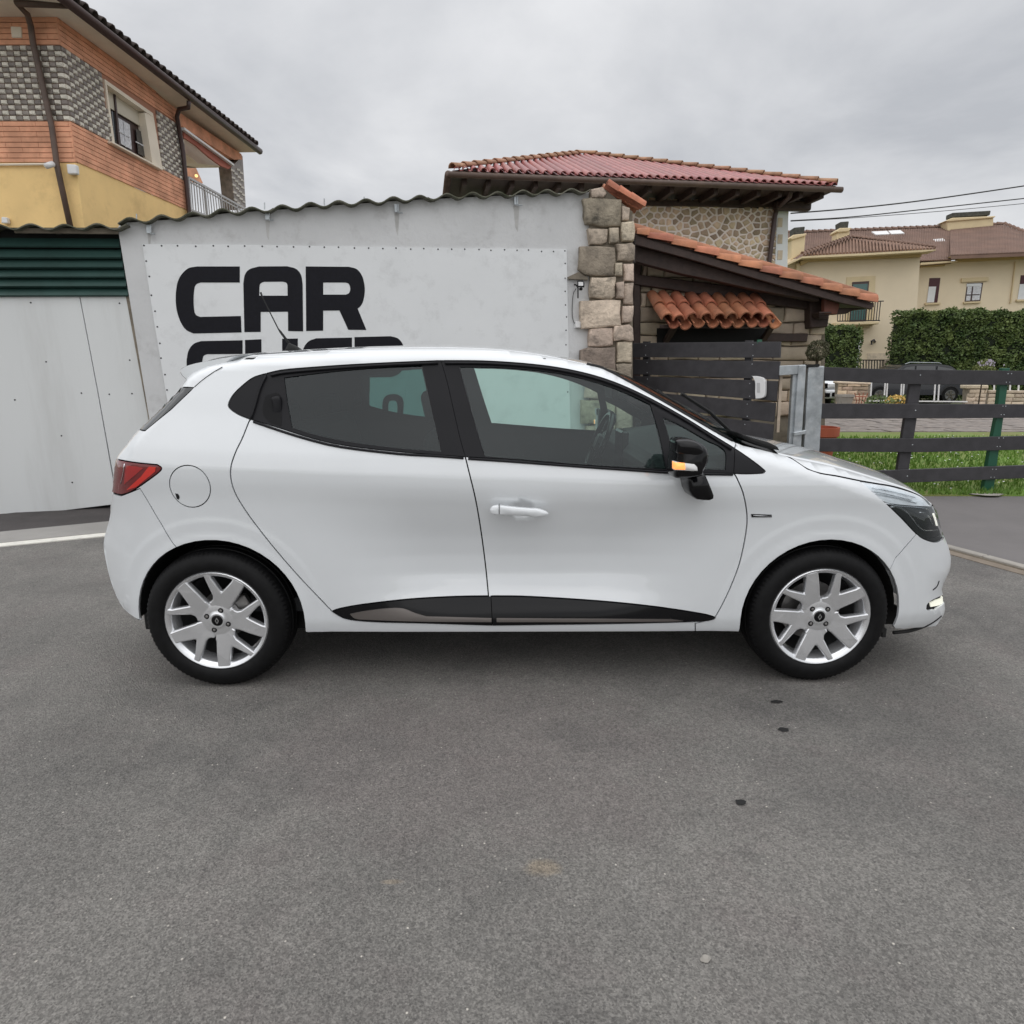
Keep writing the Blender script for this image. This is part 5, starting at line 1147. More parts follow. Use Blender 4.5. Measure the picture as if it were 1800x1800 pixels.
# galvanised frame posts
PQ = Pl(3.3, 6.95, 1, 0)
gf = empty('gatepost_pair', PQ.at(1410, 880), 'galvanised square steel gate frame beside the dark gate', 'gate frame')
slab('top_bar', PQ, [(1371, 643), (1416, 641), (1415, 657), (1370, 660)], .02, .06, M['galv'], gf, bevel=.004)
slab('post', PQ, [(1404, 642), (1417.5, 642), (1405, 840), (1390, 840)], .03, .08, M['galv'], gf, bevel=.004)
slab('post', PQ, [(1394, 658), (1404, 658), (1392, 840), (1383, 840)], .0, .06, M['galv'], gf, bevel=.004)
slab('thin_panel', PQ, [(1371, 660), (1376, 660), (1370, 760), (1365, 760)], -.04, .03, M['stone3'], gf)
slab('hinge', PQ, [(1396, 760), (1418, 756), (1417, 763), (1396, 767)], .06, .06, M['galv'], gf, bevel=.006)
gpst = slab('galvanised_post', PQ, [(1421, 645), (1450, 643), (1437, 860), (1409, 860)], .02, .16, M['galv'], bevel=.012, seg=2); tag(gpst, 'thick galvanised steel post at the left end of the board fence', 'post')
slab('post_cap', PQ, [(1419, 640.5), (1441, 640), (1441, 644), (1419, 645)], .03, .12, M['black_matte'], gpst)
# ================================================================ FENCE
PF = Pl(5, 7.07, 1, 0)
fence = empty('board_fence', PF.at(1735, 868), 'low fence of four wide anthracite boards on a dark and a green post', 'fence')
FBD = [[(1449, 645), (1530, 648), (1600, 649.5), (1900, 653), (1900, 679), (1800, 677), (1600, 675.5), (1449, 669)], [(1444, 709.5), (1900, 711), (1900, 734), (1700, 735), (1444, 736)], [(1438, 771), (1620, 771), (1900, 764), (1900, 788), (1620, 795), (1438, 794)], [(1500, 829), (1600, 825.5), (1900, 814.5), (1900, 837), (1610, 848), (1500, 851)]]
for q in FBD: slab('board', PF, q, .03, .035, M['composite'], fence, bevel=.003)
slab('post', PF, [(1601, 672), (1620, 672), (1612, 735), (1600, 812), (1596, 838), (1576, 838), (1583, 790), (1591, 735)], -.01, .05, M['composite'], fence, bevel=.004)
slab('green_post', PF, [(1763, 647), (1776, 647), (1764, 735), (1746, 868), (1728, 868), (1741, 790), (1752, 735), (1757, 690)], -.008, .06, M['green_post'], fence, bevel=.004)
for u, v in ((1618, 659.5), (1609.5, 721.5), (1604, 782), (1595, 837), (1772, 657), (1778, 657), (1769, 672), (1775, 672), (1763, 714), (1768, 714), (1760, 729), (1765, 729), (1756, 770), (1764, 770), (1753, 785), (1758, 785), (1745, 825), (1751, 825), (1742, 839), (1748, 839)):
    rivet(PF, u, v, .03, .0075 if u < 1700 else .006, fence, M['galv'], 'screw')
cf = structure('concrete_footing', [ground(1737, 869, .04)+Vector((.16*cos(a)*(1+.3*sin(3*a)), .07*sin(a), 0)) for a in [k*pi/8 for k in range(16)]]+[ground(1737, 869, .0)+Vector((.19*cos(a), .09*sin(a), 0)) for a in [k*pi/8 for k in range(16)]], [tuple(range(16))]+[(k, (k+1) % 16, (k+1) % 16+16, k+16) for k in range(16)], M['kerb'])
# terracotta pot behind the fence
def pot(name, c, r0, r1, h, m, label, cat='plant pot', sq=False):
    prof = [(0, 0), (r0, 0), (r1*.97, h*.82), (r1*1.06, h*.83), (r1*1.06, h), (r1*.95, h), (r1*.9, h*.9), (0, h*.88)]
    n = 4 if sq else 28; V = []; F = []; k = len(prof)
    for i in range(n):
        a = 2*pi*i/n+pi/4; V += [(c[0]+r*cos(a), c[1]+r*sin(a), c[2]+z) for r, z in prof]
    for i in range(n): F += [(i*k+j, i*k+j+1, ((i+1) % n)*k+j+1, ((i+1) % n)*k+j) for j in range(k-1)]
    o = mk(name, V, F, m, smooth=not sq); 
    if not sq: o.data.set_sharp_from_angle(angle=radians(40))
    return tag(o, label, cat)
pc = P3(1440, 740, 8.2); pot('flower_pot', (pc.x-.02, 8.2, .03), .17, .25, .62, M['pot'], 'large terracotta pot on the grass behind the galvanised post')
# ================================================================ FAR GARDEN
def leaves(pts_fn, n, size, seed, flat=.35):
    r = random.Random(seed); V = []; F = []
    for i in range(n):
        p, nn = pts_fn(r); s = size*r.uniform(.6, 1.4); d = Vector((r.gauss(0, 1), r.gauss(0, 1), r.gauss(0, 1)*flat+.2)).normalized()
        a = (nn*.6+Vector((r.gauss(0, .5), r.gauss(0, .5), r.gauss(0, .5)))).normalized(); s1 = a.cross(d)
        if s1.length < .1: continue
        s1.normalize(); k = len(V); V += [p-s1*s*.35, p+d*s*.5+a*s*.2, p+s1*s*.35, p-d*s*.5]; F.append((k, k+1, k+2, k+3))
    return V, F
def hedge(name, x0, x1, y0, y1, z0, z1, n, size, label, seed, lean=0):
    t = empty(name, ((x0+x1)/2, (y0+y1)/2, z0), label, 'hedge')
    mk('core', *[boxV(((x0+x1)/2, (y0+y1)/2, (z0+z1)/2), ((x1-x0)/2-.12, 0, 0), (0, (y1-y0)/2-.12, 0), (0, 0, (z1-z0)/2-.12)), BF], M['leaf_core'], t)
    def f(r):
        q = r.random()
        if q < .66: p = Vector((r.uniform(x0, x1), y0, r.uniform(z0, z1))); nn = Vector((0, -1, 0))
        elif q < .86: p = Vector((r.uniform(x0, x1), r.uniform(y0, y1), z1)); nn = Vector((0, 0, 1))
        else: p = Vector((x0 if r.random() < .7 else x1, r.uniform(y0, y1), r.uniform(z0, z1))); nn = Vector((-1 if p.x == x0 else 1, 0, 0))
        w = noise.noise(Vector((p.x*1.6, p.z*2.4, p.y+seed)))*.22+noise.noise(Vector((p.x*5, p.z*6, seed)))*.10
        return p+nn*(w-.02+r.uniform(-.08, .05)), nn
    V, F = leaves(f, n, size, seed); me = bpy.data.meshes.new('foliage'); b0 = t.location
    me.from_pydata([tuple(v-b0) for v in V], [], F); me.materials.append(M['leaf']); link('foliage', me, t)
    # shoots rising above the clipped top
    rr_ = random.Random(seed+1); mb = MB()
    for i in range(int((x1-x0)*2.2)):
        x = rr_.uniform(x0, x1); h = rr_.uniform(.08, .42)*rr_.random()**.5; b = Vector((x, y0+rr_.uniform(.05, .5), z1)); tp = b+Vector((rr_.uniform(-.12, .12), 0, h))
        mb.add(*tubeVF([b, tp], .012, 4))
        for k in range(7):
            p = b.lerp(tp, rr_.uniform(.2, 1)); s = size*.6; mb.add([p, p+Vector((rr_.uniform(-1, 1)*s, rr_.uniform(-1, 1)*s, s*.8)), p+Vector((rr_.uniform(-1, 1)*s, 0, s*.3))], [(0, 1, 2)])
    tag(mb.build('shoots', M['leaf'], t), kind='stuff')
    return t
h1a = P3(1566, 552, 30.6); h1b = P3(1900, 538, 29)
hedge('tall_hedge', h1a.x, h1b.x, 29, 30.6, .0, (h1a.z+h1b.z)/2-.1, 26000, .105, 'tall clipped dark green conifer hedge in front of the cream house', 31)
h2a = P3(1447, 572, 27.5); h2b = P3(1519, 572, 27.6)
hedge('square_hedge', h2a.x-.6, h2b.x, 27.5, 29, .0, h2a.z-.05, 8000, .09, 'smaller squared green hedge beside the stone annex, under the balcony', 41)
def bush(name, c, rx, rz, n, size, m, label, cat, seed, trunk=0, core=True):
    t = empty(name, (c[0], c[1], max(0, c[2]-rz-trunk)), label, cat); cc = Vector(c)
    def f(r):
        d = Vector((r.gauss(0, 1), r.gauss(0, 1), r.gauss(0, 1))).normalized(); q = 1+.18*noise.noise(d*2.2+Vector((seed, 0, 0)))-.25*r.random()**2
        return cc+Vector((d.x*rx*q, d.y*rx*q, d.z*rz*q)), d
    V, F = leaves(f, n, size, seed, 1); me = bpy.data.meshes.new('foliage'); me.from_pydata([tuple(v-t.location) for v in V], [], F); me.materials.append(m); link('crown', me, t)
    if trunk: mk('trunk', *tubeVF([cc-Vector((0, 0, rz+trunk)), cc-Vector((0, 0, rz*.3))], .05, 7, radii=[.028, .018]), M['bark'], t)
    return t
bc = P3(1438, 616, 8.2); bush('topiary_bush', (bc.x, 8.2, bc.z), .135, .125, 1900, .020, M['leaf_grey'], 'small ball-shaped topiary bush above the galvanised post', 'bush', 51, trunk=1.2)
lc = P3(1730, 645, 23.2); bush('flowering_bush', (lc.x, 23.2, lc.z-.15), .32, .40, 1200, .07, M['leaf_light'], 'small bush with pale flower heads behind the top board near the green post', 'bush', 61, trunk=.9)
fb_ = MB(); rr_ = random.Random(9)
fl_t = [o for o in SC.objects if o.name.startswith('flowering_bush')][0]
for i in range(60):
    p = Vector((lc.x+rr_.gauss(0, .15), 23.0+rr_.gauss(0, .1), lc.z+.12+rr_.uniform(-.08, .12))); fb_.add([p+Vector((.025*cos(a), 0, .035*sin(a))) for a in (0, 1.2, 2.4, 3.6, 4.9)], [(0, 1, 2, 3, 4)])
tag(fb_.build('flower_heads', M['lavender'], fl_t), kind='stuff')
# low flower bed plants
for i, (u, v, rx, m, lab) in enumerate(((1575, 706, .34, M['flower'], 'low yellow flowering clump behind the fence, left of the dark post'), (1592, 705, .24, M['leaf_light'], 'light green clump right of the yellow flowers behind the fence'), (1545, 706, .45, M['leaf'], 'dark green ground-hugging clump left of the yellow flowers'))):
    c = P3(u, v, 20.5); bush('bed_plant', (c.x, 20.5, max(.15, c.z)), rx, .20, 380, .07, m, lab, 'plant', 70+i)
# stone wall with railing along the far drive
PS = Pl(9, 24, 1, -.02)
gw = empty('garden_wall', PS.at(1700, 712), 'low sandstone garden wall with white railing bars beyond the lawn', 'wall')
slab('backing', PS, [(1702, 682), (1736, 682), (1737, 690), (1900, 692), (1900, 716), (1700, 716)], -.02, .3, M['old_mortar'], gw)
slab('backing', PS, [(1474, 672), (1530, 676), (1528, 716), (1474, 716)], -.02, .3, M['old_mortar'], gw)
r_ = random.Random(77)
for (ua, ub, va, vb) in ((1702, 1736, 683, 714), (1738, 1840, 692, 714), (1474, 1527, 675, 712)):
    a, zt = PS.st(ua, va); b, _ = PS.st(ub, va); _, zb = PS.st(ua, vb)
    for i, q in enumerate(coursed(a, b, zb, zt, .13, .2, .25, .6, r_)): 
        if q[2][1]-q[0][1] > .05 and q[1][0]-q[0][0] > .06: stone('stone', PS, q, .02, .06, M['stone2'] if ua == 1474 else M['stone3'], gw, j=.02, seed=900+i+int(ua), px=False)
slab('coping', PS, [(1700, 677), (1738, 677), (1738, 683), (1700, 683)], .05, .4, M['stone3'], gw, bevel=.02)
slab('coping', PS, [(1738, 686), (1900, 688), (1900, 692), (1738, 691)], .04, .4, M['stone3'], gw, bevel=.02)
slab('coping', PS, [(1473, 670), (1531, 672), (1531, 676), (1473, 674)], .05, .4, M['stone3'], gw, bevel=.02)
for u in (1748, 1776, 1791, 1806): mk('rail_bar', *barVF(PS.at(u, 672, -.1), PS.at(u-1, 688, -.1), .04, .04), M['white_plastic'], gw)
PR = Pl(9, 23, 1, 0)
rg_ = empty('white_bar_gate', PR.at(1600, 708), 'row of paired pale vertical bars in front of the dark parked car', 'railing')
for u in (1531, 1555, 1559, 1584, 1588, 1643, 1650): mk('bar', *barVF(PR.at(u+1, 672, 0), PR.at(u-1, 704, 0), .035, .035), M['white_plastic'], rg_)
mk('rail', *barVF(PR.at(1525, 704.5, 0), PR.at(1700, 706, 0), .05, .04), M['white_plastic'], rg_)
pr2 = P3(1484, 706, 22); pot('stone_planter', (pr2.x, 22, 0.1), .20, .30, .45, M['kerb'], 'pale square tapered planter beside the white parked car', sq=True)
# rusty ornamental iron chair form
ch = P3(1513, 700, 21.5); ct_ = empty('iron_ornament', (ch.x, 21.5, 0), 'rust red scrolled iron plant stand against the garden wall', 'plant stand')
rst = mat('rust', (.30, .09, .05), .8)
for dx in (-.18, -.06, .06, .18): mk('leg', *tubeVF([(ch.x+dx, 21.5, .02), (ch.x+dx*.7, 21.5, .35), (ch.x+dx*1.2, 21.5, .62)], .014, 5), rst, ct_)
for z in (.25, .5): mk('ring', *tubeVF([(ch.x+.17*cos(a), 21.5+.12*sin(a), z) for a in [k*pi/8 for k in range(17)]], .013, 5), rst, ct_)
# ---- parked cars far behind
def car_body(name, X, Y, sx, m, label, cat, flip=1, length=4.6, hgt=1.6, wid=1.8):
    """generic parked car seen from its side"""
    t = empty(name, (X, Y, 0), label, cat)
    prof = [(-2.25, .35), (-2.3, .62), (-2.2, .92), (-1.95, 1.05), (-1.55, 1.42), (-1.2, 1.55), (-.2, 1.60), (.5, 1.52), (1.05, 1.12), (1.9, .98), (2.2, .82), (2.28, .55), (2.22, .33)]
    prof = smooth(prof, 3); n = len(prof); V = []; F = []; ys = [(-.5, .90), (-.47, .985), (-.40, 1.0), (.40, 1.0), (.47, .985), (.5, .90)]
    for y, s in ys:
        for x, z in prof:
            tum = 1-.16*max(0, z-.95)/.65
            V.append(((X+flip*x*(1-(1-s)*.3)*length/4.6), Y+y*wid*tum, (.33+(z-.33)*(s if z > .5 else 1))*hgt/1.6))
    for i in range(len(ys)-1): F += [(i*n+j, i*n+j+1, (i+1)*n+j+1, (i+1)*n+j) for j in range(n-1)]
    F += [tuple(range(n)), tuple(range((len(ys)-1)*n, len(ys)*n))]
    b = mk('body', V, F, m, t, smooth=True); b.data.set_sharp_from_angle(angle=radians(40))
    def q(pts, off, name, m):
        V = []
        for x, z in pts:
            tum = 1-.16*max(0, z-.95)/.65; V.append((X+flip*x*length/4.6, Y-.5*wid*tum-off, z*hgt/1.6))
        V += [(a, b_+.05, c) for a, b_, c in V]; k = len(pts)
        return mk(name, V, [tuple(range(k)), tuple(range(2*k-1, k-1, -1))]+[(i, (i+1) % k, (i+1) % k+k, i+k) for i in range(k)], m, t)
    q([(-1.75, 1.06), (-1.45, 1.38), (-.85, 1.48), (-.80, 1.02)], .012, 'window', M['glass_dark']); q([(-.72, 1.02), (-.76, 1.49), (.0, 1.50), (.05, 1.0)], .012, 'window', M['glass_dark']); q([(.12, 1.0), (.07, 1.49), (.42, 1.44), (.95, 1.08), (.95, 1.0)], .012, 'window', M['glass_dark'])
    for x in (-1.42, 1.42):
        xx = X+flip*x*length/4.6
        V, F = lathe([(0, .0), (.20, .0), (.215, -.015), (.32, -.01), (.335, .02), (.335, .2), (0, .2)], 32, (xx, Y-wid*.5-.01, .335)); o = mk('wheel', V, F, M['rubber'], t, smooth=True); o.data.set_sharp_from_angle(angle=radians(40))
        V, F = lathe([(0, -.0), (.10, -.012), (.205, -.018), (.215, -.02), (.215, .0)], 28, (xx, Y-wid*.5-.012, .335)); mk('rim', V, F, M['alloy_dark'], o, smooth=True)
        for k in range(5):
            a = k*2*pi/5+.3; c = Vector((xx, Y-wid*.5-.036, .335)); d = Vector((cos(a), 0, sin(a))); mk('spoke', *barVF(c+d*.03, c+d*.20, .07, .02, up=(0, 1, 0)), M['chrome'], o)
        V, F = lathe([(.345, -.02), (.40, .0), (.40, .03), (.345, .02)], 32, (xx, Y-wid*.5+.0, .335)); mk('arch_trim', V, [f for f in F if all(V[i][2] > .34 for i in f)], M['black_matte'], t)
    q([(1.95, .78), (2.2, .72), (2.24, .60), (2.05, .64)], .014, 'headlight', M['chrome']); q([(-2.2, .95), (-2.0, .98), (-2.02, .82), (-2.25, .80)], .014, 'tail_light', M['red_lens'])
    q([(-.78, .5), (-.76, .98), (-.745, .98), (-.765, .5)], .006, 'door_gap', M['gap']); q([(.08, .5), (.09, .98), (.105, .98), (.095, .5)], .006, 'door_gap', M['gap'])
    mk('roof_rail', *tubeVF([(X+flip*-1.1, Y-.36*wid, 1.57*hgt/1.6), (X+flip*-1.0, Y-.36*wid, 1.62*hgt/1.6), (X+flip*.2, Y-.36*wid, 1.64*hgt/1.6), (X+flip*.4, Y-.36*wid, 1.57*hgt/1.6)], .015, 6), M['galv'], t)
    return t
dcw = P3(1608, 690, 27); car_body('dark_parked_car', dcw.x, 27.9, 1, M['dark_car'], 'dark blue-black parked car with silver alloy wheels beyond the fence', 'car', flip=-1, length=4.7, hgt=1.62)
# white car, front three-quarter corner visible
wc = P3(1458, 690, 25)
t = empty('white_parked_car', (wc.x-1, 25, 0), 'white parked car facing the fence, partly hidden by the galvanised post', 'car')
xr = P3(1479, 690, 25).x; xl = xr-1.75
def wbox(name, x0, x1, y0, y1, z0, z1, m, bevel=.02, parent=None, taper=0):
    V = [(x0, y0, z0), (x1, y0, z0), (x1, y1, z0), (x0, y1, z0), (x0+taper, y0+taper*2, z1), (x1-taper, y0+taper*2, z1), (x1-taper, y1-taper, z1), (x0+taper, y1-taper, z1)]
    return mk(name, V, BF, m, parent or t, bevel=bevel, seg=3)
wbox('bumper', xl, xr, 24.95, 25.6, .28, .62, M['paint'], .09); wbox('hood', xl+.04, xr-.04, 25.05, 26.2, .60, .95, M['paint'], .12, taper=.05); wbox('cabin', xl+.10, xr-.10, 26.1, 28.6, .80, 1.5, M['glass_dark'], .08, taper=.16); wbox('body', xl, xr, 25.4, 29.1, .35, .93, M['paint'], .08)
wbox('roof', xl+.25, xr-.25, 26.6, 28.3, 1.47, 1.53, M['paint'], .02)
for s_ in (0, 1):
    cx_ = xr-.38 if s_ else xl+.38
    wbox('kidney_grille', (xl+xr)/2+(.04 if s_ else -.34), (xl+xr)/2+(.34 if s_ else -.04), 24.99, 25.08, .66, .86, M['black_gloss'], .03)
    wbox('headlight', cx_-.18, cx_+.2, 24.99, 25.12, .70, .86, M['lamp_white'], .03); wbox('fog_lamp', cx_+.0, cx_+.22, 24.92, 25.02, .36, .52, M['black_gloss'], .03)
    V, F = lathe([(0, 0), (.2, 0), (.32, -.01), (.33, .2), (0, .2)], 28, (0, 0, 0)); o = mk('wheel', [(xr-.01-y if s_ else xl+.01+y, 26.0+x, .33+z) for x, y, z in V], F, M['rubber'], t, smooth=True)
wbox('lower_grille', xl+.45, xr-.45, 24.93, 25.0, .34, .50, M['black_gloss'], .02); wbox('number_plate', (xl+xr)/2-.26, (xl+xr)/2+.26, 24.92, 24.94, .54, .63, M['white_plastic'], .004)
# ================================================================ CREAM HOUSE
PC = Pl(14, 35, 1, -.22); PC2 = Pl(22, 36.5, 1, -.22)
chs = empty('cream_house', PC.at(1500, 700), 'large cream rendered house with brown tiled hipped roof beyond the hedges', 'house')
c3 = lambda L: [(1380+a/7.5, 360+b/7.5) for a, b in L]; c4 = lambda L: [(1600+a/9, 360+b/9) for a, b in L]
slab('wall', PC, [(1380, 456), (1618, 446), (1608, 600), (1600, 730), (1380, 730)], 0, 2.5, M['cream'], chs)
slab('wall', PC2, [(1590, 466), (1900, 443), (1900, 730), (1590, 730)], 0, 3, M['cream'], chs)
slab('pilaster', PC, c3([(150, 775), (205, 775), (190, 960), (150, 960)]), .25, .3, M['cream2'], chs)
slab('eave_band', PC, c3([(20, 775), (230, 680), (420, 668), (1000, 640), (1800, 596), (1990, 590), (1990, 600), (1800, 622), (1000, 668), (300, 700), (220, 705), (20, 800)]), .9, 1.0, M['cream2'], chs)
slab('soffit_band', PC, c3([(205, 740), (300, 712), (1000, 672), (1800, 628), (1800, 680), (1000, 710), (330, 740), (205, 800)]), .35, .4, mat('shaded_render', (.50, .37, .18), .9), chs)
slab('eave_band', PC2, c4([(165, 915), (700, 885), (750, 875), (750, 900), (700, 905), (165, 950)]), .7, .8, M['cream2'], chs)
slab('eave_band', PC2, c4([(650, 812), (1800, 765), (2700, 728), (2700, 755), (1800, 790), (690, 835)]), .8, .9, M['cream2'], chs)
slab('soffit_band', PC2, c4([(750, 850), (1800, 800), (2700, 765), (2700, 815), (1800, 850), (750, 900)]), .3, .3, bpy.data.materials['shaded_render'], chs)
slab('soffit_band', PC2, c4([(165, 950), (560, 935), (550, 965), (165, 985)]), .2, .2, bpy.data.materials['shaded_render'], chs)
def roofq(name, front, back, m, th=.15):
    """sloping sheet: front edge list (u,v,Y), back edge list"""
    V = [P3(*q) for q in front+back[::-1]]; n = len(V); V += [v-Vector((0, 0, th)) for v in V]
    return mk(name, V, [tuple(range(n)), tuple(range(2*n-1, n-1, -1))]+[(i, (i+1) % n, (i+1) % n+n, i+n) for i in range(n)], m, chs)
roofq('main_roof', [(1380, 470, 36.5), (1618, 463, 36.2), (1672, 458, 35.8)], [(1384, 411, 42), (1560, 404, 42), (1672, 400, 42)], M['brown_roof'])
roofq('main_roof', [(1672, 450, 35.3), (1800, 445, 34.5), (1900, 441, 34)], [(1672, 400, 42), (1762, 396, 41), (1800, 411, 40), (1900, 450, 39)], M['brown_roof'])
roofq('wing_roof', [(1410, 451, 34.6), (1500, 447, 34.2), (1645, 438, 33.8)], [(1496, 419, 36), (1560, 424, 36), (1640, 436, 34.6)], mat('brown_roof_light', (.23, .14, .10), .8, var=.15, scale=2), .1)
# hip and ridge tiles
def ridge_run(pts, n, r=.11):
    pts = [P3(*p) for p in pts]; L_ = [(pts[i+1]-pts[i]).length for i in range(len(pts)-1)]; T = sum(L_)
    def at(d):
        for i, l in enumerate(L_):
            if d <= l or i == len(L_)-1: return pts[i].lerp(pts[i+1], min(1, d/l))
            d -= l
    for k in range(n): mk('ridge_tile', *barrelVF(at(T*k/n)+Vector((0, 0, .05)), at(T*(k+1)/n)+Vector((0, 0, .02)), r*1.1, r*.9, (0, 0, 1), .03, 6), bpy.data.materials['brown_roof'], chs)
ridge_run([(1410, 448, 34.4), (1496, 417.5, 35.8)], 16); ridge_run([(1496, 417.5, 35.8), (1645, 436, 34.2)], 18); ridge_run([(1384, 411, 42), (1672, 400, 42), (1764, 395.5, 41)], 34, .14); ridge_run([(1764, 395.5, 41), (1800, 410, 40), (1860, 434, 39)], 12, .14)
# wing roof tile courses as low relief ridges
mb = MB()
for k in range(40):
    f = (k+.5)/40; a = P3(1410+235*f, 450.5-12*f, 34.6-.8*f); tu = 1496; g = min(f/.37, (1-f)/.63); b = a.lerp(P3(1496, 419, 36), 0) + (P3(1496, 419, 36)-P3(1497, 447.5, 34.3))*g
    mb.add(*tubeVF([a+Vector((0, 0, .05)), b+Vector((0, 0, .05))], .05, 5))
tag(mb.build('tile_rolls', bpy.data.materials['brown_roof_light'], chs), kind='stuff')
mb = MB()
for k in range(95):
    u = 1384+(1672-1384)*k/94; mb.add(*tubeVF([P3(u, 470-(u-1380)*.043, 36.5-.7*(u-1384)/288)+Vector((0, 0, .03)), P3(u-3, 411-(u-1384)*.038, 42)+Vector((0, 0, .03))], .045, 4))
for k in range(60):
    u = 1672+(1830-1672)*k/59; vb = np.interp(u, [1672, 1762, 1800, 1900], [400, 396, 411, 450]); Yb = np.interp(u, [1672, 1762, 1800, 1900], [42, 41, 40, 39]); mb.add(*tubeVF([P3(u, 450-(u-1672)*.039, 35.3-.8*(u-1672)/128)+Vector((0, 0, .03)), P3(u, float(vb), float(Yb))+Vector((0, 0, .03))], .045, 4))
tag(mb.build('tile_rolls', M['brown_roof'], chs), kind='stuff')
def chimney(px, Y, cap, potpx, label):
    pl = Pl(P3(px[0][0], px[0][1], Y).x, Y, 1, -.1); c = slab('chimney', pl, px, 0, .8, M['cream2'], chs, bevel=.03)
    slab('chimney_cap', pl, cap, .1, 1.0, M['cream2'], c, bevel=.03); slab('flue', pl, potpx, -.05, .7, mat('flue_dark', (.06, .06, .05), .8, var=.4, scale=9) if 'flue_dark' not in bpy.data.materials else bpy.data.materials['flue_dark'], c, bevel=.03)
chimney(c3([(90, 430), (270, 400), (255, 620), (78, 730)]), 34.9, c3([(60, 440), (110, 395), (290, 375), (270, 410), (90, 460)]), c3([(115, 300), (265, 285), (250, 385), (115, 395)]), '')
chimney(c3([(695, 350), (855, 345), (850, 420), (685, 475)]), 36.5, c3([(675, 345), (725, 305), (880, 300), (845, 350), (690, 365)]), c3([(725, 225), (845, 215), (830, 310), (730, 312)]), '')
chimney(c4([(580, 260), (1320, 200), (1315, 445), (600, 500)]), 41.2, c4([(555, 255), (670, 205), (1360, 175), (1330, 205), (600, 265)]), c4([(668, 125), (1280, 90), (1262, 165), (660, 200)]), '')
def on_roof(A, B, C, u, v, up=.04):
    A, B, C = P3(*A), P3(*B), P3(*C); n = (B-A).cross(C-A).normalized()
    if n.z < 0: n = -n
    r = ray(u, v); o = Vector((0, 0, HC)); k = (A+n*up-o).dot(n)/r.dot(n); return o+r*k, n
for q, pl3 in ((c3([(1140, 352), (1345, 342), (1380, 384), (1200, 392)]), 0), (c3([(1362, 341), (1520, 332), (1575, 374), (1402, 383)]), 0), (c4([(360, 545), (520, 530), (570, 575), (400, 580)]), 0)):
    T3 = ((1380, 470, 36.5), (1618, 463, 36.2), (1560, 404, 42)); V = []; V2 = []
    for u, v in q:
        p, n = on_roof(*T3, u, v, .12); V.append(p); V2.append(p-n*.2)
    mk('skylight', V+V2, BF_from4, M['white_plastic'], chs)
def window(pl, frame_px, parent, bars, blind=None, m=M['window_glass'], mf=None, off=.0, dep=.18):
    """recessed look: dark reveal box proud frame and pane"""
    w = slab('window', pl, frame_px, off+.012, .02, mf or M['brown_pipe'], parent)
    c = np.mean(frame_px, 0); ins = [(c[0]+(u-c[0])*.86, c[1]+(v-c[1])*.88) for u, v in frame_px]
    slab('pane', pl, ins, off+.018, .004, m, w)
    for q in bars: slab('glazing_bar', pl, q, off+.03, .02, mf or M['brown_pipe'], w)
    if blind: slab('shade', pl, blind, off+.04, .02, M['white_wall'], w)
    return w
window(PC2, c4([(305, 1160), (480, 1155), (430, 1548), (265, 1550)]), chs, [], c4([(295, 1295), (412, 1293), (375, 1542), (262, 1545)]), m=M['maroon'], mf=M['maroon'])
window(PC2, c4([(900, 1240), (1155, 1228), (1110, 1520), (860, 1535)]), chs, [c4([(980, 1290), (1000, 1290), (975, 1525), (950, 1525)]), c4([(885, 1420), (1100, 1412), (1098, 1428), (883, 1436)])], c4([(895, 1250), (1120, 1240), (1112, 1285), (895, 1295)]), m=M['curtain'])
window(PC2, c4([(1750, 1115), (1960, 1108), (1930, 1490), (1705, 1500)]), chs, [], c4([(1735, 1255), (1840, 1252), (1810, 1495), (1700, 1498)]), m=M['maroon'], mf=M['maroon'])
for q in (c4([(245, 1552), (480, 1545), (478, 1572), (245, 1582)]), c4([(850, 1535), (1120, 1525), (1118, 1550), (850, 1562)]), c4([(1685, 1498), (2000, 1488), (2000, 1515), (1685, 1530)]), c4([(815, 1160), (1240, 1140), (1240, 1200), (815, 1225)])): slab('sill', PC2, q, .12, .14, M['cream2'], chs)
slab('downpipe', PC2, c4([(1665, 890), (1680, 890), (1600, 1560), (1585, 1560)]), .1, .08, M['cream2'], chs)
slab('surround', PC, c3([(815, 955), (1195, 935), (1165, 1540), (790, 1560)]), .05, .06, M['cream2'], chs)
window(PC, c3([(885, 1018), (1110, 1005), (1062, 1545), (845, 1555)]), chs, [], m=M['teal_glass'], mf=M['brown_pipe'], off=.05)
bal = slab('balcony', PC, c3([(670, 1550), (1240, 1535), (1240, 1570), (670, 1590)]), .9, .9, M['cream2'], chs, bevel=.02)
mk('railing', *barVF(PC.at(*c3([(690, 1290)])[0], .85), PC.at(*c3([(1300, 1270)])[0], .85), .05, .05), M['iron'], bal)
mk('railing', *barVF(PC.at(*c3([(690, 1535)])[0], .85), PC.at(*c3([(1250, 1525)])[0], .85), .05, .05), M['iron'], bal)
for k in range(17):
    a, b = 700+k*35, 690+k*34; mk('baluster', *barVF(PC.at(*c3([(a, 1290-k)])[0], .85), PC.at(*c3([(b, 1535-k*.6)])[0], .85), .03, .03), M['iron'], bal)
mk('wall_lamp', *tubeVF([PC.at(1538, 601, .02), PC.at(1536, 598, .35), PC.at(1532, 600, .4), PC.at(1532, 606, .4)], .06, 6), M['iron'], chs)
slab('plinth', PC, [(1524, 621), (1610, 620), (1610, 730), (1524, 730)], .04, .05, M['stone3'], chs)
slab('door_pale', PC, [(1505, 600), (1514, 598), (1508, 650), (1500, 650)], .04, .04, M['white_wall'], chs)
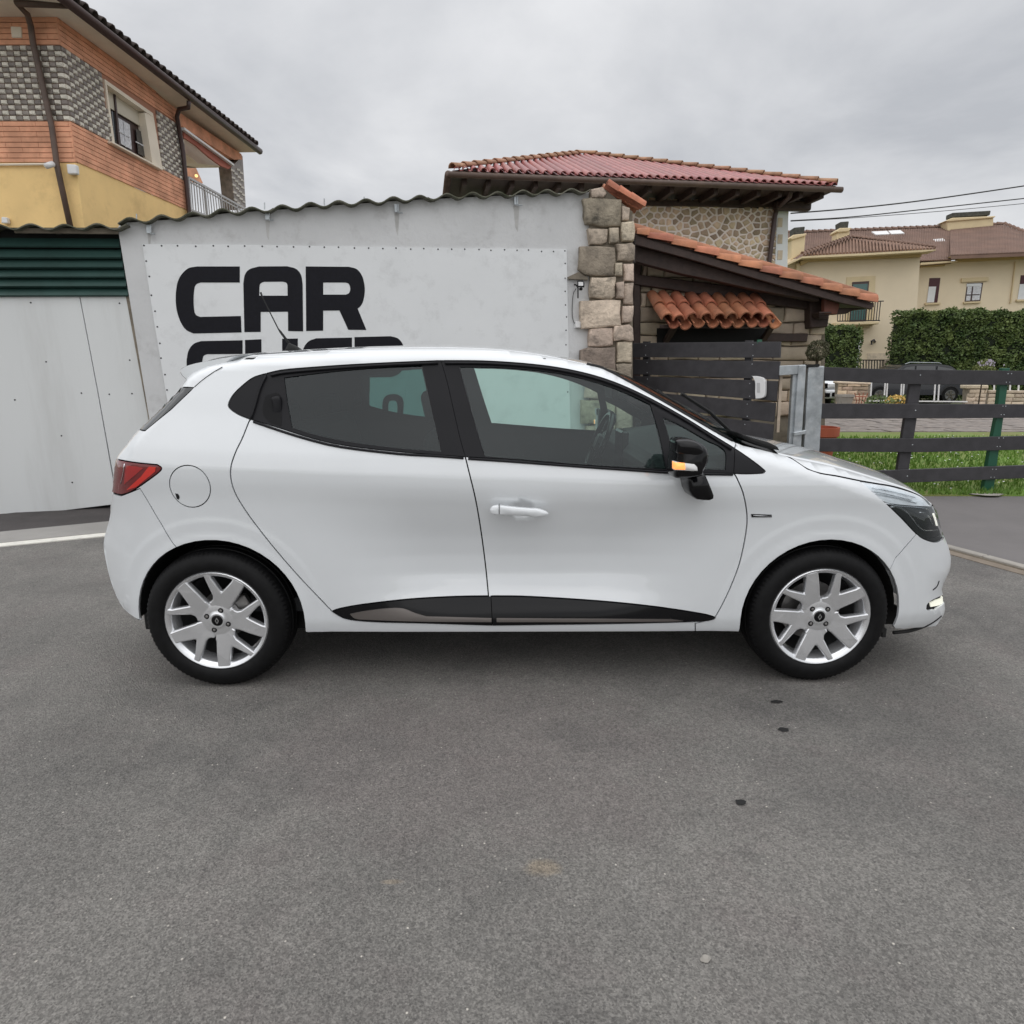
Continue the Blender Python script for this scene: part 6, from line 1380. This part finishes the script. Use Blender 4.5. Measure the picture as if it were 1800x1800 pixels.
# iron railing and gate pier in front of it
PI = Pl(12, 30.75, 1, 0); ir = empty('iron_railing', PI.at(1530, 700), 'black iron railing with stone piers between the two hedges', 'railing')
slab('pier', PI, [(1474, 634), (1494, 634), (1494, 710), (1473, 710)], 0, .4, M['stone3'], ir, bevel=.02); slab('pier_cap', PI, [(1472, 630), (1496, 630), (1496, 634.5), (1472, 634.5)], .06, .5, M['kerb'], ir, bevel=.02); slab('pier', PI, [(1556, 633), (1568, 633), (1568, 710), (1556, 710)], 0, .4, M['stone3'], ir, bevel=.02)
mk('rail', *barVF(PI.at(1495, 633, -.1), PI.at(1562, 633, -.1), .05, .05), M['iron'], ir); mk('rail', *barVF(PI.at(1495, 700, -.1), PI.at(1562, 700, -.1), .05, .05), M['iron'], ir)
for k in range(12): mk('bar', *barVF(PI.at(1503+k*4.9, 633, -.1), PI.at(1503+k*4.9-1.5, 700, -.1), .035, .035), M['iron'], ir)
# ================================================================ ORANGE AND YELLOW HOUSE (left)
OC = P3(133, 283, 13.0)
def EDG(v): return 900+OC.x*(FP*cos(PIT)+(900-v)*sin(PIT))/13.0
BR = lambda v: (EDG(v), v)
PO1 = Pl(OC.x, 13.0, 1, 0); PO2 = Pl(OC.x, 13.0, .045, 1)
oh = empty('brick_house', (OC.x-1, 14, 0), 'two-storey house with orange brick bands, chequered tile panels and yellow ground floor, upper left', 'house')
k1 = lambda L: [(a/3.6, b/3.6) for a, b in L]
slab('wall', PO1, [(-300, 286), BR(286), BR(1150), (-300, 1150)], -.016, .3, M['yellow'], oh)
slab('wall', PO1, [(-300, -20), BR(-12), BR(286), (-300, 286)], -.02, .28, M['brick_joint'], oh)
slab('wall', PO2, [BR(283)]+k1([(900, 1208), (1205, 1333)])+[(345, 430), (400, 830), BR(1150)], -.016, .3, M['yellow'], oh)
WHOLE_O = [BR(11)]+k1([(1115, 690), (1200, 1335)])+[BR(284)]; HOLE_O = [(184, 139), (269, 199), (286, 297), (199, 250)]
V2_, T_ = cdt([[PO2.st(u, v, -.02) for u, v in WHOLE_O]], [[PO2.st(u, v, -.02) for u, v in HOLE_O]], .5)
mk('wall', [PO2.pt(a, z, -.02) for a, z in V2_], [tuple(t) for t in T_], M['brick_joint'], oh)
def lerp2(a, b, t): return (a[0]+(b[0]-a[0])*t, a[1]+(b[1]-a[1])*t)
def bricks(pl, quad, ch, bl, name='brick_courses', holes=()):
    """courses of thin bricks filling a px quad (tl,tr,br,bl) on a plane, one stuff part"""
    q = [pl.st(u, v, .0) for u, v in quad]; s0 = min(p[0] for p in q); s1 = max(p[0] for p in q); zmin = min(p[1] for p in q); zmax = max(p[1] for p in q)
    mb = MB(); z = zmin; row = 0
    (tl, tr, br, bl_) = q
    if tl[0] > tr[0]: tl, tr, br, bl_ = tr, tl, bl_, br
    while z < zmax:
        x = s0-bl*(row % 2)*.5
        while x < s1:
            cx, cz = x+bl/2, z+ch/2
            t = (cx-tl[0])/(tr[0]-tl[0]); zt = tl[1]+(tr[1]-tl[1])*t; tb = (cx-bl_[0])/(br[0]-bl_[0]); zb = bl_[1]+(br[1]-bl_[1])*tb
            xl = tl[0]+(bl_[0]-tl[0])*max(0, min(1, (tl[1]-cz)/(tl[1]-bl_[1]+1e-6))); xr_ = tr[0]+(br[0]-tr[0])*max(0, min(1, (tr[1]-cz)/(tr[1]-br[1]+1e-6)))
            a, b = max(x, xl), min(x+bl, xr_); lo, hi = max(z, zb), min(z+ch, zt)
            if b-a > .03 and hi-lo > .02:
                g = .006; o = .004*RNG.random(); V = [pl.pt(a+g*.5, lo+g, o), pl.pt(b-g*.5, lo+g, o), pl.pt(b-g*.5, hi-g, o), pl.pt(a+g*.5, hi-g, o)]; V += [v-pl.n*.03 for v in V]; mb.add(V, BF_from4)
            x += bl
        z += ch; row += 1
    return tag(mb.build(name, M['orange_brick'], oh), kind='stuff')
bricks(PO1, [(-300, -20), BR(-14), BR(79), (-300, 79)], .088, .60); bricks(PO1, [(-300, 213), BR(213), BR(285), (-300, 287)], .088, .60)
bricks(PO2, [BR(12)]+k1([(1115, 690), (1158, 800)])+[BR(80)], .088, .60); bricks(PO2, [BR(213)]+k1([(1160, 1135), (1200, 1335)])+[BR(284)], .088, .60)
# chequered facade tiles, left face: each its own part
tw = 11.1*13/1190; q0 = PO1.st(99, 79.5); q1 = PO1.st(99, 212.5)
rows = 14; thh = (q0[1]-q1[1])/rows
def ftile(pl, s, z, w, h, dark, parent, name='facade_tile'):
    V = [pl.pt(s+.006, z+.006, .006), pl.pt(s+w-.006, z+.006, .006), pl.pt(s+w-.006, z+h-.006, .006), pl.pt(s+.006, z+h-.006, .006)]
    i_ = .022; V += [pl.pt(s+i_, z+i_, .03 if not dark else .014), pl.pt(s+w-i_, z+i_, .018 if not dark else .01), pl.pt(s+w-i_, z+h-i_, .018 if not dark else .01), pl.pt(s+i_, z+h-i_, .03 if not dark else .014)]; V += [pl.pt(s+.006, z+.006, -.02), pl.pt(s+w-.006, z+.006, -.02), pl.pt(s+w-.006, z+h-.006, -.02), pl.pt(s+.006, z+h-.006, -.02)]
    F = [(4, 5, 6, 7), (0, 1, 5, 4), (1, 2, 6, 5), (2, 3, 7, 6), (3, 0, 4, 7), (8, 9, 1, 0), (9, 10, 2, 1), (10, 11, 3, 2), (11, 8, 0, 3)]
    return V, F
for r in range(rows):
    z = q1[1]+r*thh; se = 0.0
    for c in range(13):
        s = se-(c+1)*tw; V, F = ftile(PO1, s, z, tw, thh, (r+c) % 2, oh); mk('facade_tile', V, F, M['tile_dark'] if (r+c) % 2 else M['tile_light'], oh)
        if s < PO1.st(-30, 150)[0]: break
# right face: alike tiles too fine to pick apart
ml, md = MB(), MB()
def inq(u, v, q): return in_poly(np.array([(u, v)]), q)[0]
TQ = [BR(79.5), (322, 223), (328, 318), BR(212.5)]; WQ = [(180, 125), (272, 190), (288, 300), (198, 252)]
TQs = [PO2.st(u, v) for u, v in TQ]; WQs = [PO2.st(u, v) for u, v in WQ]
for r in range(-4, 24):
    for c in range(0, 60):
        s = .01+c*tw; z = q1[1]+r*thh; p = np.array([(s+tw/2, z+thh/2)])
        if in_poly(p, TQs)[0] and not in_poly(p, WQs)[0]:
            V, F = ftile(PO2, s, z, tw, thh, (r+c) % 2, oh); (md if (r+c) % 2 else ml).add(V, F)
tag(ml.build('facade_tiles', M['tile_light'], oh), kind='stuff'); tag(md.build('facade_tiles', M['tile_dark'], oh), kind='stuff')
# window on the right face
wn = slab('window', PO2, [(184, 139), (269, 199), (286, 297), (199, 250)], -.18, .04, M['brown_pipe'], oh)
slab('reveal', PO2, [(254, 198), (269, 199), (286, 297), (268, 287)], .01, .2, M['soffit'], wn); slab('lintel', PO2, [(184, 139), (269, 199), (270, 206), (187, 148)], .02, .2, M['soffit'], wn); slab('reveal', PO2, [(184, 139), (188, 150), (202, 252), (198, 250)], .02, .2, M['soffit'], wn)
slab('sill', PO2, [(197, 248), (286, 296), (287, 300), (198, 252)], .10, .3, M['soffit'], wn, bevel=.01)
slab('blind', PO2, [(190, 155), (257, 203), (259, 229), (192, 189)], -.13, .03, M['blind'], wn); slab('blind_post', PO2, [(201, 163), (203.5, 165), (212, 256), (209, 254)], -.10, .04, M['brown_pipe'], wn)
slab('pane', PO2, [(208, 207), (228, 219), (232, 263), (213, 253)], -.135, .01, M['curtain'], wn); slab('pane', PO2, [(239, 226), (253, 234), (257, 277), (243, 270)], -.135, .01, M['window_glass'], wn); slab('pane', PO2, [(196, 195), (203, 199), (207, 250), (201, 246)], -.135, .01, M['window_glass'], wn)
for q in ([(208, 229), (228, 240), (228.3, 242), (208.3, 231)], [(239, 248), (254, 256), (254, 258), (239, 250)], [(217, 212), (219, 213), (223, 259), (221, 258)]): slab('glazing_bar', PO2, q, -.12, .01, M['curtain'], wn)
# beyond the window: balcony recess
slab('beam_or_shade', PO2, k1([(1118, 700), (1528, 975), (1535, 1010), (1480, 1010), (1155, 800), (1120, 790)]), 0, .3, M['orange_brick'], oh)
slab('balcony_pillar', PO2, k1([(1462, 1060), (1535, 985), (1556, 1312), (1490, 1330)]), -.01, .35, M['tile_dark'], oh)
pr_s, pr_z = PO2.st(*k1([(1462, 1060)])[0]); pe_s, pe_z = PO2.st(*k1([(1552, 1310)])[0])
for r in range(11):
    for c in range(4):
        if (r+c) % 2: continue
        u0, v0 = lerp2(lerp2((1464, 1068), (1490, 1325), r/11), lerp2((1536, 1060), (1556, 1310), r/11), c/4); u1, v1 = lerp2(lerp2((1464, 1068), (1490, 1325), (r+1)/11), lerp2((1536, 1060), (1556, 1310), (r+1)/11), (c+1)/4)
        slab('facade_tile', PO2, k1([(u0, v0), (u1, v0+8), (u1, v1), (u0, v1-8)]), .01, .02, M['tile_light'], oh)
slab('back_wall', PO2, k1([(1170, 1040), (1240, 1060), (1285, 1160), (1200, 1160)]), -2.0, .1, M['orange_brick'], oh)
slab('ceiling_panel', PO2, k1([(1150, 800), (1480, 1020), (1465, 1060), (1250, 1035), (1165, 960)]), -.35, 1.2, M['soffit'], oh)
aw = slab('awning', PO2, k1([(1160, 830), (1470, 1045), (1450, 1070), (1400, 1050), (1330, 1000), (1240, 920), (1165, 870)]), .06, .05, M['pink_awning'], oh)
mk('awning_bar', *barVF(PO2.at(321, 226, .12), PO2.at(409, 290, .12), .09, .05), M['white_plastic'], aw)
slab('cabinet', PO2, k1([(1170, 970), (1245, 1010), (1250, 1060), (1172, 1060)]), -1.2, .3, M['dark_wood'], oh)
# balcony rail
mk('railing', *barVF(PO2.at(331, 312, .05), PO2.at(432, 368, .05), .05, .05), M['grey_rail'], oh); mk('railing', *barVF(PO2.at(331, 318, .05), PO2.at(430, 373, .05), .03, .03), M['grey_rail'], oh)
mk('railing', *barVF(PO2.at(336, 369, .05), PO2.at(440, 408, .05), .04, .04), M['grey_rail'], oh)
for k in range(22):
    t_ = k/21; mk('baluster', *barVF(PO2.at(331+t_*99, 313+t_*55, .05), PO2.at(335+t_*102, 370+t_*35, .05), .02 if k % 6 else .05, .02 if k % 6 else .05), M['grey_rail'], oh)
slab('balcony_floor', PO2, [(333, 372), (440, 410), (440, 425), (333, 390)], .05, 1.5, M['soffit'], oh)
mk('slab_side', *[boxV(PO2.at(428, 400, -1.0)+Vector((0, 0, -2)), PO2.t*.2, PO2.n*.8, Vector((0, 0, 1.9))), BF], M['yellow'], oh)
lamp = mk('lamp', *lathe([(0, -.03), (.03, -.025), (.04, 0), (.03, .03), (0, .04)], 12, (0, 0, 0)), mat('lamp_lit', (1, .62, .25), .5, emit=1.6), oh, local=True); lamp.location = PO2.at(345, 309, -.4)-oh.location
# roof overhang: soffit, gutter and tiles
Z0 = PO1.at(85, 11).z; e_a = P3(104, -3, 12.4); 
g0 = PO2.at(20, -68, .45); g1_ = PO2.at(453, 268, .45)
ze = (g0.z+g1_.z)/2
EV = lambda s, off: PO2.pt(s, ze, off)
sA = -1.1; sB = PO2.st(454, 268, .45)[0]
mk('soffit', [EV(sA, .45), EV(sB, .45), EV(sB, -6), EV(sA, -6), EV(sA, .45)+Vector((0, 0, .05)), EV(sB, .45)+Vector((0, 0, .05)), EV(sB, -6)+Vector((0, 0, .05)), EV(sA, -6)+Vector((0, 0, .05))], BF, M['soffit'], oh)
mk('gutter', *tubeVF([EV(sA, .50)+Vector((0, 0, .02)), EV(sB, .50)+Vector((0, 0, .02))], .085, 10), M['brown_pipe'], oh, smooth=True)
mk('fascia', *barVF(EV(sA, .42)+Vector((0, 0, .09)), EV(sB, .42)+Vector((0, 0, .09)), .06, .16), M['brown_pipe'], oh)
mk('roof_slab', [EV(sA, .45)+Vector((0, 0, .10)), EV(sB, .45)+Vector((0, 0, .10)), EV(sB-3, -4)+Vector((0, 0, 1.9)), EV(sA+3, -4)+Vector((0, 0, 1.9))], [(0, 1, 2, 3)], M['roof_dark'], oh)
nt_ = int((sB-sA)/.24)
for k in range(nt_):
    s = sA+.12+k*.24
    mk('roof_tile', *barrelVF(EV(s, .56)+Vector((0, 0, .10)), EV(s, -.1)+Vector((0, 0, .36)), .10, .085, (0, 0, 1), .02, 6), M['roof_dark'], oh, smooth=True)
mk('downpipe', *tubeVF([EV(-.35, .45), PO1.at(28, 6, .55), PO1.at(48, 25, .3), PO1.at(54, 45, .12), PO1.at(58, 75, .10), PO1.at(91, 222, .10), PO1.at(100, 290, .10), PO1.at(124, 400, .10)], .05, 10), M['brown_pipe2'], oh, smooth=True)
mk('downpipe', *tubeVF([PO2.at(332, 178, .5), PO2.at(331, 189, .45), PO2.at(315, 192, .2), PO2.at(311, 205, .08), PO2.at(322, 268, .08), PO2.at(332, 371, .08), PO2.at(336, 420, .08)], .05, 10), M['brown_pipe'], oh, smooth=True)
slab('vent', PO1, k1([(64, 165), (132, 168), (136, 236), (72, 236)]), .03, .04, M['soffit'], oh, bevel=.01)
ab = slab('alarm_box', PO1, k1([(418, 1036), (478, 1040), (484, 1100), (426, 1100)]), .10, .10, M['white_plastic'], bevel=.02, seg=2); tag(ab, 'white square alarm box at the corner of the orange and yellow house', 'alarm box')
sc = empty('security_camera', PO1.at(92, 290, .1), 'small white security camera beside the downpipe on the yellow wall', 'camera')
mk('camera_body', *tubeVF([PO1.at(81, 292, .35), PO1.at(93, 288, .22)], .05, 10), M['white_plastic'], sc, smooth=True); mk('mount', *tubeVF([PO1.at(93, 289, .22), PO1.at(97, 290, .0)], .03, 8), M['white_plastic'], sc)
mk('wall_cable', *tubeVF([PO1.at(-40, 290, .02), PO1.at(80, 288.5, .02)], .02, 6), M['soffit'], oh)
bx = slab('wall_box', PO1, [(2, 381), (12, 382), (13, 392), (2, 392)], .08, .08, M['white_plastic'], bevel=.01); tag(bx, 'tiny white box low on the yellow wall just above the shed roof', 'electrical box')
# ================================================================ OVERHEAD CABLES
for i, (pts, r) in enumerate((([(1390, 375), (1500, 366), (1640, 350), (1900, 312)], .022), ([(1390, 388), (1500, 381), (1660, 364), (1900, 338)], .018), ([(1390, 389), (1500, 383), (1680, 369), (1900, 348)], .010))):
    P = [P3(u, v, 22+(u-1390)*.004) for u, v in smooth(pts, 6)]
    o = mk('overhead_cable', *tubeVF(P, r, 6), M['cable'], smooth=True)
    tag(o, ['thick overhead cable, uppermost of the three beside the stone house', 'middle overhead cable running right from the stone house', 'thinnest lower overhead cable running right from the stone house'][i], 'cable', 'overhead cables right of the stone house')
print('objects', len(SC.objects))
